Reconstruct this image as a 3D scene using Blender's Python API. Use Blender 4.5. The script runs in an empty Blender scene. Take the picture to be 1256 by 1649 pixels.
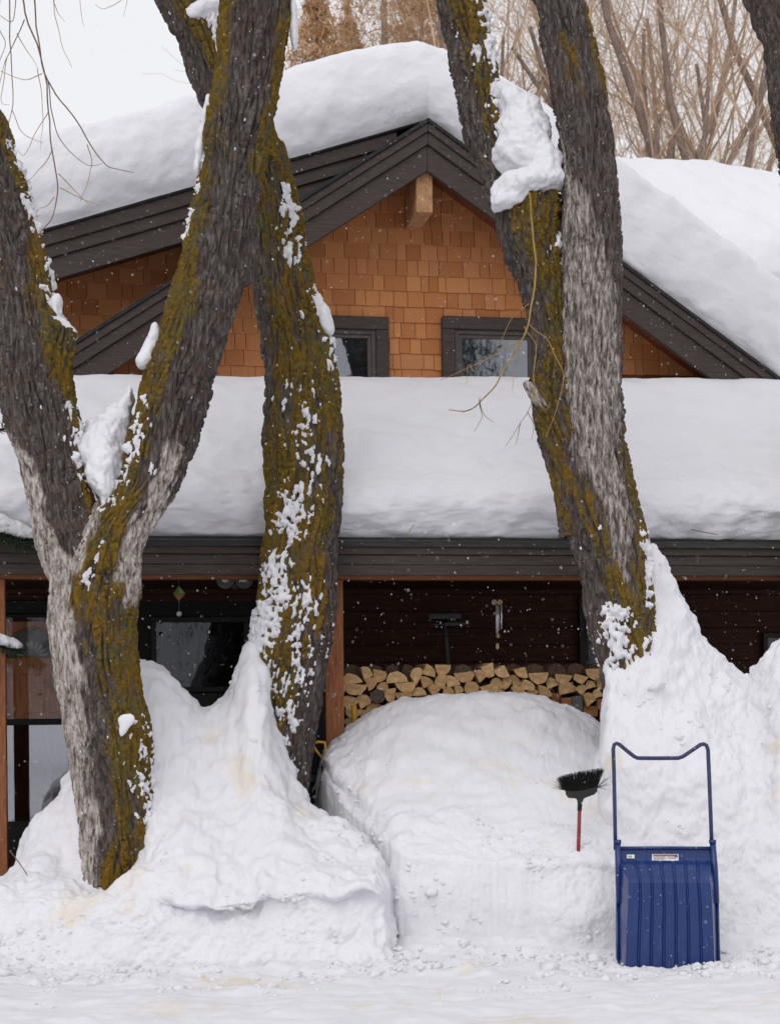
import bpy, bmesh, math, random
import numpy as np
from mathutils import Vector, Matrix

R = math.radians
SC = bpy.context.scene
COL = SC.collection
random.seed(7)

# ------------------------------------------------------------------ camera
F, CX, HY, CAMZ, ROLL = 2770.0, 628.0, 1134.0, 1.6, R(0.6)
cam = bpy.data.cameras.new('camera')
cam.sensor_fit = 'HORIZONTAL'
cam.sensor_width = 24.0
cam.lens = 24.0 * F / 1256.0
cam.shift_y = (HY - 824.5) / 1256.0
cam.clip_start = 0.1
cam.clip_end = 600
cam.dof.use_dof = True
cam.dof.focus_distance = 12.6
cam.dof.aperture_fstop = 2.8
cam_o = bpy.data.objects.new('camera', cam)
ca, sa = math.cos(ROLL), math.sin(ROLL)
RIGHT, UP = np.array([ca, 0, -sa]), np.array([sa, 0, ca])
cam_o.matrix_world = Matrix(((ca, sa, 0, 0), (0, 0, -1, 0), (-sa, ca, 0, CAMZ), (0, 0, 0, 1)))
COL.objects.link(cam_o)
SC.camera = cam_o

# ------------------------------------------------------------------ world and sun
SUN_EL, SUN_AZ = R(40), R(200)          # high behind the camera, thick cloud
w = bpy.data.worlds.new('World'); SC.world = w; w.use_nodes = True
wt = w.node_tree; wt.nodes.clear()
wo = wt.nodes.new('ShaderNodeOutputWorld'); wb = wt.nodes.new('ShaderNodeBackground')
sk = wt.nodes.new('ShaderNodeTexSky'); sk.sky_type = 'NISHITA'; sk.sun_disc = False
sk.sun_elevation = SUN_EL; sk.sun_rotation = SUN_AZ; sk.dust_density = 6; sk.air_density = 1.0
hs = wt.nodes.new('ShaderNodeHueSaturation'); hs.inputs['Saturation'].default_value = 0.12
mxw = wt.nodes.new('ShaderNodeMix'); mxw.data_type = 'RGBA'; mxw.inputs[0].default_value = 0.8
mxw.inputs[7].default_value = (12.2, 12.25, 12.75, 1)      # even cloud layer
wt.links.new(sk.outputs[0], hs.inputs['Color']); wt.links.new(hs.outputs[0], mxw.inputs[6])
wt.links.new(mxw.outputs[2], wb.inputs[0]); wb.inputs[1].default_value = 0.085
wt.links.new(wb.outputs[0], wo.inputs[0])
sl = bpy.data.lights.new('sun', 'SUN'); sl.energy = 0.75; sl.angle = R(50); sl.color = (1, 0.97, 0.94)
so = bpy.data.objects.new('sun', sl); COL.objects.link(so)
sd = Vector((math.sin(SUN_AZ) * math.cos(SUN_EL), math.cos(SUN_AZ) * math.cos(SUN_EL), math.sin(SUN_EL)))
so.rotation_euler = sd.to_track_quat('Z', 'Y').to_euler()
SC.view_settings.view_transform = 'Standard'; SC.view_settings.look = 'None'
SC.view_settings.exposure = 0.0; SC.view_settings.gamma = 1.0
SC.cycles.max_bounces = 7; SC.cycles.diffuse_bounces = 4; SC.cycles.glossy_bounces = 3
SC.cycles.transparent_max_bounces = 8
SC.cycles.use_denoising = True

# ------------------------------------------------------------------ measuring helpers
def P(px, py, Y):
    """world point at depth Y along the photograph's sight line (px, py)"""
    x, y = (px - CX) / F, (HY - py) / F
    d = RIGHT * x + UP * y + np.array([0, 1.0, 0])
    return np.array([0, 0, CAMZ]) + d * Y
YAW = R(9.7)
HO = np.array([0.33, 15.4, 0.0])
UA = np.array([math.cos(YAW), math.sin(YAW), 0]); VA = np.array([-math.sin(YAW), math.cos(YAW), 0])
def HP(px, py, v):
    """house coordinates (u, z) where the sight line meets the house plane v"""
    d = P(px, py, 1.0) - np.array([0, 0, CAMZ])
    c = np.array([0, 0, CAMZ]) - HO
    t = (v - c @ VA) / (d @ VA)
    p = c + d * t
    return float(p @ UA), float(p[2])
def H2W(u, v, z): return HO + UA * u + VA * v + np.array([0, 0, z])
def project(p):
    d = np.asarray(p, float) - np.array([0, 0, CAMZ])
    return CX + F * (d @ RIGHT) / d[1], HY - F * (d @ UP) / d[1]

# ------------------------------------------------------------------ noise
_rng = np.random.RandomState(3)
_perm = _rng.permutation(256); _perm = np.concatenate([_perm, _perm, _perm])
_g = _rng.normal(size=(256, 3)); _g /= np.linalg.norm(_g, axis=1)[:, None]
def perlin(p):
    p = np.asarray(p, float)
    i = np.floor(p).astype(int); f = p - i; i &= 255
    u = f * f * f * (f * (f * 6 - 15) + 10)
    out = 0
    for dx in (0, 1):
        for dy in (0, 1):
            for dz in (0, 1):
                h = _perm[_perm[_perm[i[..., 0] + dx] + i[..., 1] + dy] + i[..., 2] + dz]
                g = _g[h]
                d = g[..., 0] * (f[..., 0] - dx) + g[..., 1] * (f[..., 1] - dy) + g[..., 2] * (f[..., 2] - dz)
                wx = u[..., 0] if dx else 1 - u[..., 0]
                wy = u[..., 1] if dy else 1 - u[..., 1]
                wz = u[..., 2] if dz else 1 - u[..., 2]
                out = out + d * wx * wy * wz
    return out * 1.5
def fbm(p, oct=4, gain=0.5):
    a, s, o = 1.0, 1.0, 0
    for k in range(oct):
        o = o + a * perlin(np.asarray(p) * s + 17.3 * k); a *= gain; s *= 2.03
    return o
def sstep(a, b, x):
    t = np.clip((x - a) / (b - a), 0, 1); return t * t * (3 - 2 * t)

# ------------------------------------------------------------------ object helpers
def mesh_np(name, V, faces, smooth=True):
    me = bpy.data.meshes.new(name)
    V = np.asarray(V, float)
    faces = np.asarray(faces, int)
    n, k = faces.shape
    me.vertices.add(len(V)); me.vertices.foreach_set('co', V.ravel())
    me.loops.add(n * k); me.loops.foreach_set('vertex_index', faces.ravel())
    me.polygons.add(n); me.polygons.foreach_set('loop_start', np.arange(0, n * k, k))
    me.polygons.foreach_set('loop_total', np.full(n, k))
    me.polygons.foreach_set('use_smooth', np.full(n, smooth))
    me.update(calc_edges=True)
    return me
def link(name, me, mat=None, parent=None):
    o = bpy.data.objects.new(name, me); COL.objects.link(o)
    if mat is not None and me is not None:
        for m in (mat if isinstance(mat, (list, tuple)) else [mat]): me.materials.append(m)
    o.parent = parent
    return o
def tag(o, label=None, cat=None, group=None, kind=None):
    if label: o['label'] = label
    if cat: o['category'] = cat
    if group: o['group'] = group
    if kind: o['kind'] = kind
    return o
def empty(name, loc=(0, 0, 0), rz=0):
    o = bpy.data.objects.new(name, None); COL.objects.link(o); o.location = loc; o.rotation_euler = (0, 0, rz)
    o.empty_display_size = 0.2
    return o
class MB:
    """collects simple shapes for one mesh"""
    def __init__(s): s.bm = bmesh.new()
    def box(s, x0, x1, y0, y1, z0, z1, bev=0.0):
        vs = [s.bm.verts.new(c) for c in ((x0,y0,z0),(x1,y0,z0),(x1,y1,z0),(x0,y1,z0),(x0,y0,z1),(x1,y0,z1),(x1,y1,z1),(x0,y1,z1))]
        fs = [s.bm.faces.new([vs[i] for i in f]) for f in ((3,2,1,0),(4,5,6,7),(0,1,5,4),(1,2,6,5),(2,3,7,6),(3,0,4,7))]
        if bev:
            es = {e for f in fs for e in f.edges}
            bmesh.ops.bevel(s.bm, geom=list(es), offset=bev, segments=1, affect='EDGES')
        return s
    def prism(s, poly, y0, y1, bev=0.0):
        """poly of (x, z) extruded from y0 (front) to y1"""
        a = [s.bm.verts.new((x, y0, z)) for x, z in poly]; b = [s.bm.verts.new((x, y1, z)) for x, z in poly]
        n = len(poly); fs = [s.bm.faces.new(a), s.bm.faces.new(b[::-1])]
        for i in range(n): fs.append(s.bm.faces.new((a[i], b[i], b[(i+1) % n], a[(i+1) % n])))
        bmesh.ops.recalc_face_normals(s.bm, faces=fs)
        if bev:
            es = {e for f in fs for e in f.edges}
            bmesh.ops.bevel(s.bm, geom=list(es), offset=bev, segments=1, affect='EDGES')
        return s
    def tube(s, pts, rad, n=8, cap=True):
        pts = [Vector(p) for p in pts]
        rs = rad if isinstance(rad, (list, tuple)) else [rad] * len(pts)
        rings = []; ref = None
        for i, p in enumerate(pts):
            t = (pts[min(i+1, len(pts)-1)] - pts[max(i-1, 0)]).normalized()
            if ref is None:
                ref = t.orthogonal().normalized()
            ref = (ref - t * ref.dot(t)).normalized(); b = t.cross(ref)
            rings.append([s.bm.verts.new(p + (ref * math.cos(2*math.pi*k/n) + b * math.sin(2*math.pi*k/n)) * rs[i]) for k in range(n)])
        for i in range(len(rings) - 1):
            for k in range(n):
                f = s.bm.faces.new((rings[i][k], rings[i][(k+1) % n], rings[i+1][(k+1) % n], rings[i+1][k])); f.smooth = True
        if cap: s.bm.faces.new(rings[0][::-1]); s.bm.faces.new(rings[-1])
        return s
    def sphere(s, c, r, sub=2, sc=(1, 1, 1)):
        g = bmesh.ops.create_icosphere(s.bm, subdivisions=sub, radius=r)
        for v in g['verts']: v.co = Vector((v.co.x*sc[0], v.co.y*sc[1], v.co.z*sc[2])) + Vector(c)
        for f in {f for v in g['verts'] for f in v.link_faces}: f.smooth = True
        return s
    def build(s, name, mat, parent=None):
        me = bpy.data.meshes.new(name); s.bm.to_mesh(me); s.bm.free()
        return link(name, me, mat, parent)

# ------------------------------------------------------------------ materials
def new_mat(name):
    m = bpy.data.materials.new(name); m.use_nodes = True
    nt = m.node_tree; b = nt.nodes['Principled BSDF']
    return m, nt, b
def N(nt, t, **k):
    n = nt.nodes.new(t)
    for a, v in k.items():
        if a.startswith('i_'):
            key = a[2:]; key = int(key) if key.isdigit() else key.replace('_', ' ')
            n.inputs[key].default_value = v
        else: setattr(n, a, v)
    return n
def ramp(nt, src, stops):
    r = nt.nodes.new('ShaderNodeValToRGB'); e = r.color_ramp.elements
    while len(e) < len(stops): e.new(0.5)
    for i, (p, c) in enumerate(stops): e[i].position = p; e[i].color = (*c, 1) if len(c) == 3 else c
    nt.links.new(src, r.inputs[0]); return r.outputs[0]
def mixc(nt, fac, a, b):
    n = nt.nodes.new('ShaderNodeMix'); n.data_type = 'RGBA'
    for s, v in ((0, fac), (6, a), (7, b)):
        if isinstance(v, (int, float)): n.inputs[s].default_value = v
        elif isinstance(v, tuple): n.inputs[s].default_value = (*v, 1)
        else: nt.links.new(v, n.inputs[s])
    return n.outputs[2]
def coords(nt, scale=(1, 1, 1), space='Object'):
    tc = nt.nodes.new('ShaderNodeTexCoord'); mp = nt.nodes.new('ShaderNodeMapping')
    mp.inputs['Scale'].default_value = scale; nt.links.new(tc.outputs[space], mp.inputs[0]); return mp.outputs[0]
def noise(nt, vec, scale, detail=3, rough=0.55, dist=0.0):
    n = N(nt, 'ShaderNodeTexNoise'); n.inputs['Scale'].default_value = scale; n.inputs['Detail'].default_value = detail
    n.inputs['Roughness'].default_value = rough; n.inputs['Distortion'].default_value = dist
    nt.links.new(vec, n.inputs['Vector']); return n.outputs[0]
def bump(nt, b, h, strength, dist=0.01):
    n = N(nt, 'ShaderNodeBump'); n.inputs['Strength'].default_value = strength; n.inputs['Distance'].default_value = dist
    nt.links.new(h, n.inputs['Height']); nt.links.new(n.outputs[0], b.inputs['Normal']); return n

def snow_mat(name, stains=False):
    m, nt, b = new_mat(name)
    c = coords(nt)
    n1 = noise(nt, c, 2.2, 4)
    col = mixc(nt, n1, (0.715, 0.71, 0.748), (0.775, 0.77, 0.80))
    if stains:
        n2 = noise(nt, c, 1.35, 5, 0.62, 0.6)
        f = ramp(nt, n2, [(0.57, (0, 0, 0)), (0.74, (1, 1, 1))])
        col = mixc(nt, f, col, (0.70, 0.61, 0.46))
        n3 = noise(nt, c, 9, 4, 0.6)
        f3 = ramp(nt, n3, [(0.70, (0, 0, 0)), (0.80, (0.5, 0.5, 0.5))])
        col = mixc(nt, f3, col, (0.55, 0.48, 0.38))
    nt.links.new(col, b.inputs['Base Color']); b.inputs['Roughness'].default_value = 0.75
    b.inputs['Specular IOR Level'].default_value = 0.2
    b.inputs['Subsurface Weight'].default_value = 0.0
    n4 = noise(nt, c, 55, 5, 0.7)
    n5 = noise(nt, c, 14, 4, 0.6)
    mm = N(nt, 'ShaderNodeMath', operation='ADD'); nt.links.new(n4, mm.inputs[0]); nt.links.new(n5, mm.inputs[1])
    bump(nt, b, mm.outputs[0], 0.45, 0.012)
    return m
SNOW = snow_mat('snow'); SNOWD = snow_mat('snow_stained', True)

def bark_mat():
    m, nt, b = new_mat('bark')
    at = N(nt, 'ShaderNodeVertexColor', layer_name='bark')
    sp = N(nt, 'ShaderNodeSeparateColor'); nt.links.new(at.outputs[0], sp.inputs[0])
    c = coords(nt)
    cs = coords(nt, (1, 1, 0.22))
    nf = noise(nt, c, 60, 5, 0.65); nm = noise(nt, c, 11, 4, 0.6); ns = noise(nt, cs, 45, 4, 0.6)
    dark = ramp(nt, ns, [(0.32, (0.042, 0.034, 0.031)), (0.5, (0.098, 0.082, 0.075)), (0.68, (0.20, 0.172, 0.16))])
    warm = mixc(nt, ramp(nt, nm, [(0.5, (0, 0, 0)), (0.68, (0.7, 0.7, 0.7))]), dark, (0.12, 0.075, 0.052))
    pale = ramp(nt, ns, [(0.34, (0.11, 0.078, 0.06)), (0.47, (0.36, 0.31, 0.275)), (0.62, (0.64, 0.59, 0.55))])
    moss = ramp(nt, noise(nt, c, 38, 6, 0.75), [(0.34, (0.040, 0.032, 0.018)), (0.45, (0.10, 0.073, 0.018)), (0.56, (0.20, 0.122, 0.015)), (0.70, (0.22, 0.165, 0.035))])
    moss = mixc(nt, ramp(nt, noise(nt, c, 3.1, 3), [(.42, (0, 0, 0)), (.62, (.75, .75, .75))]), moss, mixc(nt, .5, moss, (0.26, 0.125, 0.006)))
    moss = mixc(nt, ramp(nt, noise(nt, c, 6.5, 4), [(.48, (0, 0, 0)), (.66, (.6, .6, .6))]), moss, (0.105, 0.098, 0.048))
    def patchy(src, n, lo, hi):
        a = N(nt, 'ShaderNodeMath', operation='ADD'); nt.links.new(src, a.inputs[0]); nt.links.new(n, a.inputs[1])
        return ramp(nt, a.outputs[0], [(lo, (0, 0, 0)), (hi, (1, 1, 1))])
    sc1 = N(nt, 'ShaderNodeMath', operation='MULTIPLY_ADD', i_1=0.5, i_2=0.0); nt.links.new(noise(nt, c, 30, 6, 0.78), sc1.inputs[0])
    sc2 = N(nt, 'ShaderNodeMath', operation='MULTIPLY_ADD', i_1=0.4, i_2=0.0); nt.links.new(ns, sc2.inputs[0])
    hm = N(nt, 'ShaderNodeMath', operation='MULTIPLY', i_1=0.62); nt.links.new(sp.outputs[0], hm.inputs[0])
    hp = N(nt, 'ShaderNodeMath', operation='MULTIPLY', i_1=0.7); nt.links.new(sp.outputs[1], hp.inputs[0])
    col = mixc(nt, patchy(hp.outputs[0], sc2.outputs[0], 0.40, 0.70), warm, pale)
    col = mixc(nt, patchy(hm.outputs[0], sc1.outputs[0], 0.50, 0.74), col, moss)
    nt.links.new(col, b.inputs['Base Color']); b.inputs['Roughness'].default_value = 0.9
    b.inputs['Specular IOR Level'].default_value = 0.15
    ad = N(nt, 'ShaderNodeMath', operation='MULTIPLY_ADD', i_1=1.0); nt.links.new(nf, ad.inputs[0]); nt.links.new(ns, ad.inputs[2])
    bump(nt, b, ad.outputs[0], 1.0, 0.02)
    return m
BARK = bark_mat()

def plain(name, col, rough=0.6, spec=0.3, metal=0.0, var=0.0, scale=12, bumpv=0.0, stretch=(1, 1, 1)):
    m, nt, b = new_mat(name)
    b.inputs['Roughness'].default_value = rough; b.inputs['Specular IOR Level'].default_value = spec; b.inputs['Metallic'].default_value = metal
    c = coords(nt, stretch)
    n = noise(nt, c, scale, 5, 0.65)
    lo = tuple(x * (1 - var) for x in col); hi = tuple(min(1, x * (1 + var)) for x in col)
    cc = mixc(nt, ramp(nt, n, [(0.3, (0, 0, 0)), (0.7, (1, 1, 1))]), lo, hi)
    nt.links.new(cc, b.inputs['Base Color'])
    if bumpv: bump(nt, b, n, bumpv, 0.01)
    return m
def shingle_mat():
    m, nt, b = new_mat('cedar_shingle')
    oi = N(nt, 'ShaderNodeObjectInfo')
    c = coords(nt, (9, 9, 1.2), 'Object')
    off = N(nt, 'ShaderNodeVectorMath', operation='ADD'); nt.links.new(c, off.inputs[0])
    cmb = N(nt, 'ShaderNodeCombineXYZ'); mu = N(nt, 'ShaderNodeMath', operation='MULTIPLY', i_1=40.0); nt.links.new(oi.outputs['Random'], mu.inputs[0])
    nt.links.new(mu.outputs[0], cmb.inputs[0]); nt.links.new(cmb.outputs[0], off.inputs[1])
    g = noise(nt, off.outputs[0], 2.2, 5, 0.65)
    base = ramp(nt, oi.outputs['Random'], [(0.0, (0.44, 0.168, 0.060)), (0.35, (0.54, 0.222, 0.082)), (0.7, (0.61, 0.262, 0.102)), (1.0, (0.50, 0.220, 0.096))])
    col = mixc(nt, ramp(nt, g, [(0.35, (0, 0, 0)), (0.65, (1, 1, 1))]), mixc(nt, 0.22, base, (0.16, 0.05, 0.02)), base)
    nt.links.new(col, b.inputs['Base Color']); b.inputs['Roughness'].default_value = 0.75; b.inputs['Specular IOR Level'].default_value = 0.2
    bump(nt, b, g, 0.35, 0.004)
    return m
SHINGLE = shingle_mat()
TRIM = plain('dark_brown_trim', (0.053, 0.039, 0.034), 0.6, 0.3, var=0.38, scale=6, bumpv=0.25, stretch=(1, 6, 12))
CEDAR = plain('cedar_beam', (0.27, 0.10, 0.042), 0.65, 0.25, var=0.35, scale=7, bumpv=0.2, stretch=(8, 8, 1))
CEDARH = plain('cedar_rail', (0.25, 0.095, 0.042), 0.65, 0.25, var=0.3, scale=7, bumpv=0.2, stretch=(1, 8, 8))
SOFFIT = plain('soffit_cedar', (0.19, 0.06, 0.026), 0.7, 0.2, var=0.35, scale=5, stretch=(1, 6, 6))
LITBEAM = plain('beam_end_grain', (0.40, 0.22, 0.11), 0.75, 0.2, var=0.3, scale=18, bumpv=0.3)  # paler than the other cedar: light on the beam's front put into its colour
PORCHW = plain('porch_plank', (0.060, 0.024, 0.015), 0.7, 0.2, var=0.35, scale=5, stretch=(1, 6, 8))  # wood coloured extra dark to carry the shade under the porch
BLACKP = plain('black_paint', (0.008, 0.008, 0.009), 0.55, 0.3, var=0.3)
ASPH = plain('roof_edge', (0.03, 0.03, 0.031), 0.9, 0.2, var=0.35, scale=30, bumpv=0.4)
GUTTER = plain('gutter', (0.12, 0.117, 0.11), 0.5, 0.4, var=0.3, scale=9, stretch=(1, 4, 10))
DOORW = plain('door_wood', (0.50, 0.205, 0.09), 0.5, 0.3, var=0.35, scale=6, stretch=(10, 10, 1))
BLUE = None
def glass_mat(name, refl, tint=(0.75, 0.78, 0.8), dirt=0.0):
    m, nt, b = new_mat(name)
    out = nt.nodes['Material Output']
    gl = N(nt, 'ShaderNodeBsdfGlossy'); gl.inputs['Roughness'].default_value = 0.015; gl.inputs['Color'].default_value = (0.93, 0.95, 1, 1)
    tr = N(nt, 'ShaderNodeBsdfTransparent'); tr.inputs['Color'].default_value = (*tint, 1)
    fr = N(nt, 'ShaderNodeFresnel'); fr.inputs['IOR'].default_value = refl
    mx = N(nt, 'ShaderNodeMixShader'); nt.links.new(fr.outputs[0], mx.inputs[0]); nt.links.new(tr.outputs[0], mx.inputs[1]); nt.links.new(gl.outputs[0], mx.inputs[2])
    n = noise(nt, coords(nt), 1.6, 3, 0.5); bp = N(nt, 'ShaderNodeBump'); bp.inputs['Strength'].default_value = 0.015; bp.inputs['Distance'].default_value = 0.02
    nt.links.new(n, bp.inputs['Height']); nt.links.new(bp.outputs[0], gl.inputs['Normal'])
    nt.links.new(mx.outputs[0], out.inputs[0])
    return m
GLASS = glass_mat('window_glass', 2.3); GLASS_P = glass_mat('porch_glass', 1.48); GLASS_U = glass_mat('storm_glass_upper', 1.4, (.95, .95, .95))
GLASS_D = glass_mat('storm_glass', 2.9)

# ------------------------------------------------------------------ snow surfaces
def catmull(K, ts):
    """K (n, ...) keys at 0..n-1 -> values at ts"""
    K = np.asarray(K, float); n = len(K)
    i = np.clip(np.floor(ts).astype(int), 0, n - 2); f = ts - i
    f = f.reshape((-1,) + (1,) * (K.ndim - 1))
    p0 = K[np.clip(i-1, 0, n-1)]; p1 = K[i]; p2 = K[i+1]; p3 = K[np.clip(i+2, 0, n-1)]
    m1, m2 = (p2 - p0) * 0.42, (p3 - p1) * 0.42
    f2, f3 = f*f, f*f*f
    return (2*f3-3*f2+1)*p1 + (f3-2*f2+f)*m1 + (-2*f3+3*f2)*p2 + (f3-f2)*m2
def grid_faces(nu, nv, closed_u=False):
    i, j = np.meshgrid(np.arange(nu if closed_u else nu - 1), np.arange(nv - 1), indexing='ij')
    a = i * nv + j; b = ((i + 1) % nu) * nv + j
    return np.stack([a, b, b + 1, a + 1], -1).reshape(-1, 4)
def grid_normals(G):
    du = np.gradient(G, axis=0); dv = np.gradient(G, axis=1)
    n = np.cross(du, dv); return n / (np.linalg.norm(n, axis=-1, keepdims=True) + 1e-9)
def snow_bump(G, amps, seed=0, flip=False):
    n = grid_normals(G)
    if flip: n = -n
    d = 0
    for a, s, o in amps:
        d = d + (a * fbm(G * s + seed, o) if o > 0 else a * (np.abs(fbm(G * s + seed, -o)) * 1.6 - .4))
    return G + n * d[..., None]
def snow_bank(name, cols, nu, nv, amps, mat, seed=0, cut=False):
    K = np.array([[P(px, py, Y) for py, Y in keys] for px, keys in cols])
    if cut:      # a shovel-cut face: a crisp edge and scraped vertical marks
        K = np.array([[P(px, py, Y) for py, Y in (keys[0], keys[1], (keys[2][0] + 22, keys[2][1] - .02), (keys[2][0] + 2, keys[2][1] + .0), (keys[2][0] - 16, keys[2][1] + .11), *keys[3:])] for px, keys in cols])
    K = np.concatenate([K[:, :1] + np.array([0, -.06, -.3]), K], 1)
    xs = np.array([c[0] for c in cols], float)
    # even spacing across the bank
    t = np.interp(np.linspace(xs[0], xs[-1], nu), xs, np.arange(len(xs)))
    G = catmull(K, t)
    G = np.swapaxes(catmull(np.swapaxes(G, 0, 1), np.linspace(0, K.shape[1] - 1, nv)), 0, 1)
    G0 = G; G = snow_bump(G, amps, seed)
    if cut:
        t_ = np.linspace(0, K.shape[1] - 1, nv)[None]
        face = (1 - sstep(3.6, 4.6, t_)) * (1 - .75 * sstep(.55, .68, np.linspace(0, 1, nu))[:, None])
        G = G + (G0 - G) * (face * .6)[..., None]
        G = G + grid_normals(G0) * (face * (.014 * fbm(G0 * np.array([13, 13, .9]) + 3, 4)))[..., None]
    return link(name, mesh_np(name, G.reshape(-1, 3), grid_faces(nu, nv)), mat)

# ground: one sheet to the horizon, fine near the camera's view
def axis(dense0, dense1, n, far0, far1):
    d = np.linspace(dense0, dense1, n)
    a = dense0 - np.geomspace(0.1, dense0 - far0, 26)[::-1]; b = dense1 + np.geomspace(0.1, far1 - dense1, 26)
    return np.concatenate([a, d, b])
gx = axis(-3.6, 3.6, 270, -120, 120); gy = axis(8.0, 12.0, 180, -90, 220)
GX, GY = np.meshgrid(gx, gy, indexing='ij')
p = np.stack([GX, GY, 0 * GX], -1)
near = sstep(40, 12, np.abs(GX) + np.abs(GY - 10))
gz = 0.035 * fbm(p * 0.9 + 3, 4) + 0.022 * fbm(p * 3.2 + 9, 4) + 0.012 * np.maximum(0, fbm(p * 9 + 5, 3))
ruts = 0.012 * fbm(p * np.array([1.1, 7.0, 1]) + 31, 4)
rub = sstep(9.4, 10.6, GY) * (.05 * np.maximum(0, fbm(p * 5 + 71, 4)) + .03 * np.maximum(0, fbm(p * 14 + 23, 3)))
gz = near * (gz + ruts + rub) + 0.11 * sstep(10.45, 11.2, GY) * sstep(-3.6, 1.0, GX) * near
tag(link('snow_ground', mesh_np('snow_ground', np.stack([GX, GY, gz], -1).reshape(-1, 3), grid_faces(len(gx), len(gy))), SNOWD), kind='structure')

BA = [(0.05, 2.0, 3), (0.016, 6.0, 4), (.028, 4.0, -3), (.0085, 12, -3), (0.0035, 30, 3)]
cols_l = [
 (-120, [(1560,10.45),(1520,10.7),(1480,10.9),(1450,11.1),(1440,11.4),(1440,11.9),(1500,12.6)]),
 (-20,  [(1558,10.45),(1515,10.7),(1470,10.9),(1445,11.05),(1432,11.35),(1430,11.9),(1500,12.6)]),
 (12,   [(1556,10.5),(1515,10.7),(1475,10.85),(1450,10.95),(1425,11.3),(1402,11.9),(1500,12.6)]),
 (50,   [(1553,10.5),(1512,10.66),(1475,10.8),(1452,10.9),(1400,11.4),(1322,12.0),(1480,12.7)]),
 (100,  [(1552,10.5),(1510,10.64),(1475,10.75),(1450,10.86),(1395,11.4),(1262,12.0),(1450,12.7)]),
 (145,  [(1551,10.5),(1508,10.62),(1470,10.7),(1442,10.9),(1425,11.25),(1170,12.1),(1420,12.8)]),
 (200,  [(1550,10.5),(1505,10.6),(1455,10.68),(1413,10.95),(1398,11.25),(1070,12.2),(1380,12.8)]),
 (240,  [(1550,10.5),(1504,10.58),(1455,10.66),(1412,10.8),(1365,11.15),(1068,12.3),(1330,12.9)]),
 (262,  [(1550,10.5),(1503,10.58),(1458,10.68),(1425,10.70),(1320,11.3),(1080,12.3),(1300,12.9)]),
 (292,  [(1549,10.5),(1502,10.57),(1462,10.69),(1445,10.63),(1290,11.4),(1112,12.3),(1300,12.9)]),
 (325,  [(1549,10.5),(1502,10.57),(1462,10.69),(1446,10.61),(1300,11.4),(1140,12.3),(1300,12.9)]),
 (350,  [(1549,10.5),(1502,10.57),(1464,10.69),(1457,10.60),(1300,11.4),(1128,12.35),(1300,12.9)]),
 (380,  [(1549,10.5),(1502,10.57),(1462,10.68),(1450,10.615),(1300,11.4),(1092,12.4),(1300,12.9)]),
 (402,  [(1549,10.5),(1502,10.57),(1460,10.68),(1452,10.61),(1290,11.4),(1035,12.45),(1300,12.9)]),
 (425,  [(1549,10.5),(1502,10.57),(1456,10.65),(1430,10.64),(1290,11.4),(1050,12.5),(1300,12.9)]),
 (455,  [(1549,10.5),(1502,10.57),(1454,10.65),(1436,10.66),(1300,11.4),(1200,12.45),(1350,12.9)]),
 (495,  [(1550,10.5),(1503,10.58),(1450,10.65),(1420,10.68),(1330,11.4),(1284,12.2),(1400,12.8)]),
 (540,  [(1550,10.5),(1503,10.58),(1452,10.66),(1438,10.62),(1355,11.2),(1320,11.8),(1420,12.4)]),
 (580,  [(1550,10.5),(1503,10.58),(1446,10.68),(1424,10.64),(1378,11.1),(1350,11.5),(1440,12.0)]),
 (606,  [(1550,10.5),(1505,10.6),(1458,10.68),(1435,10.62),(1398,10.9),(1380,11.2),(1460,11.7)]),
 (624,  [(1550,10.5),(1508,10.62),(1475,10.68),(1450,10.70),(1432,10.9),(1425,11.1),(1480,11.5)]),
 (636,  [(1552,10.52),(1535,10.66),(1525,10.74),(1515,10.80),(1508,10.95),(1505,11.1),(1515,11.4)]),
]
tag(snow_bank('snow_bank', cols_l, 380, 280, BA, SNOWD, 2.0), 'high shovelled snow bank with a ledge around the two left trunks', 'snow bank')
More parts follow.
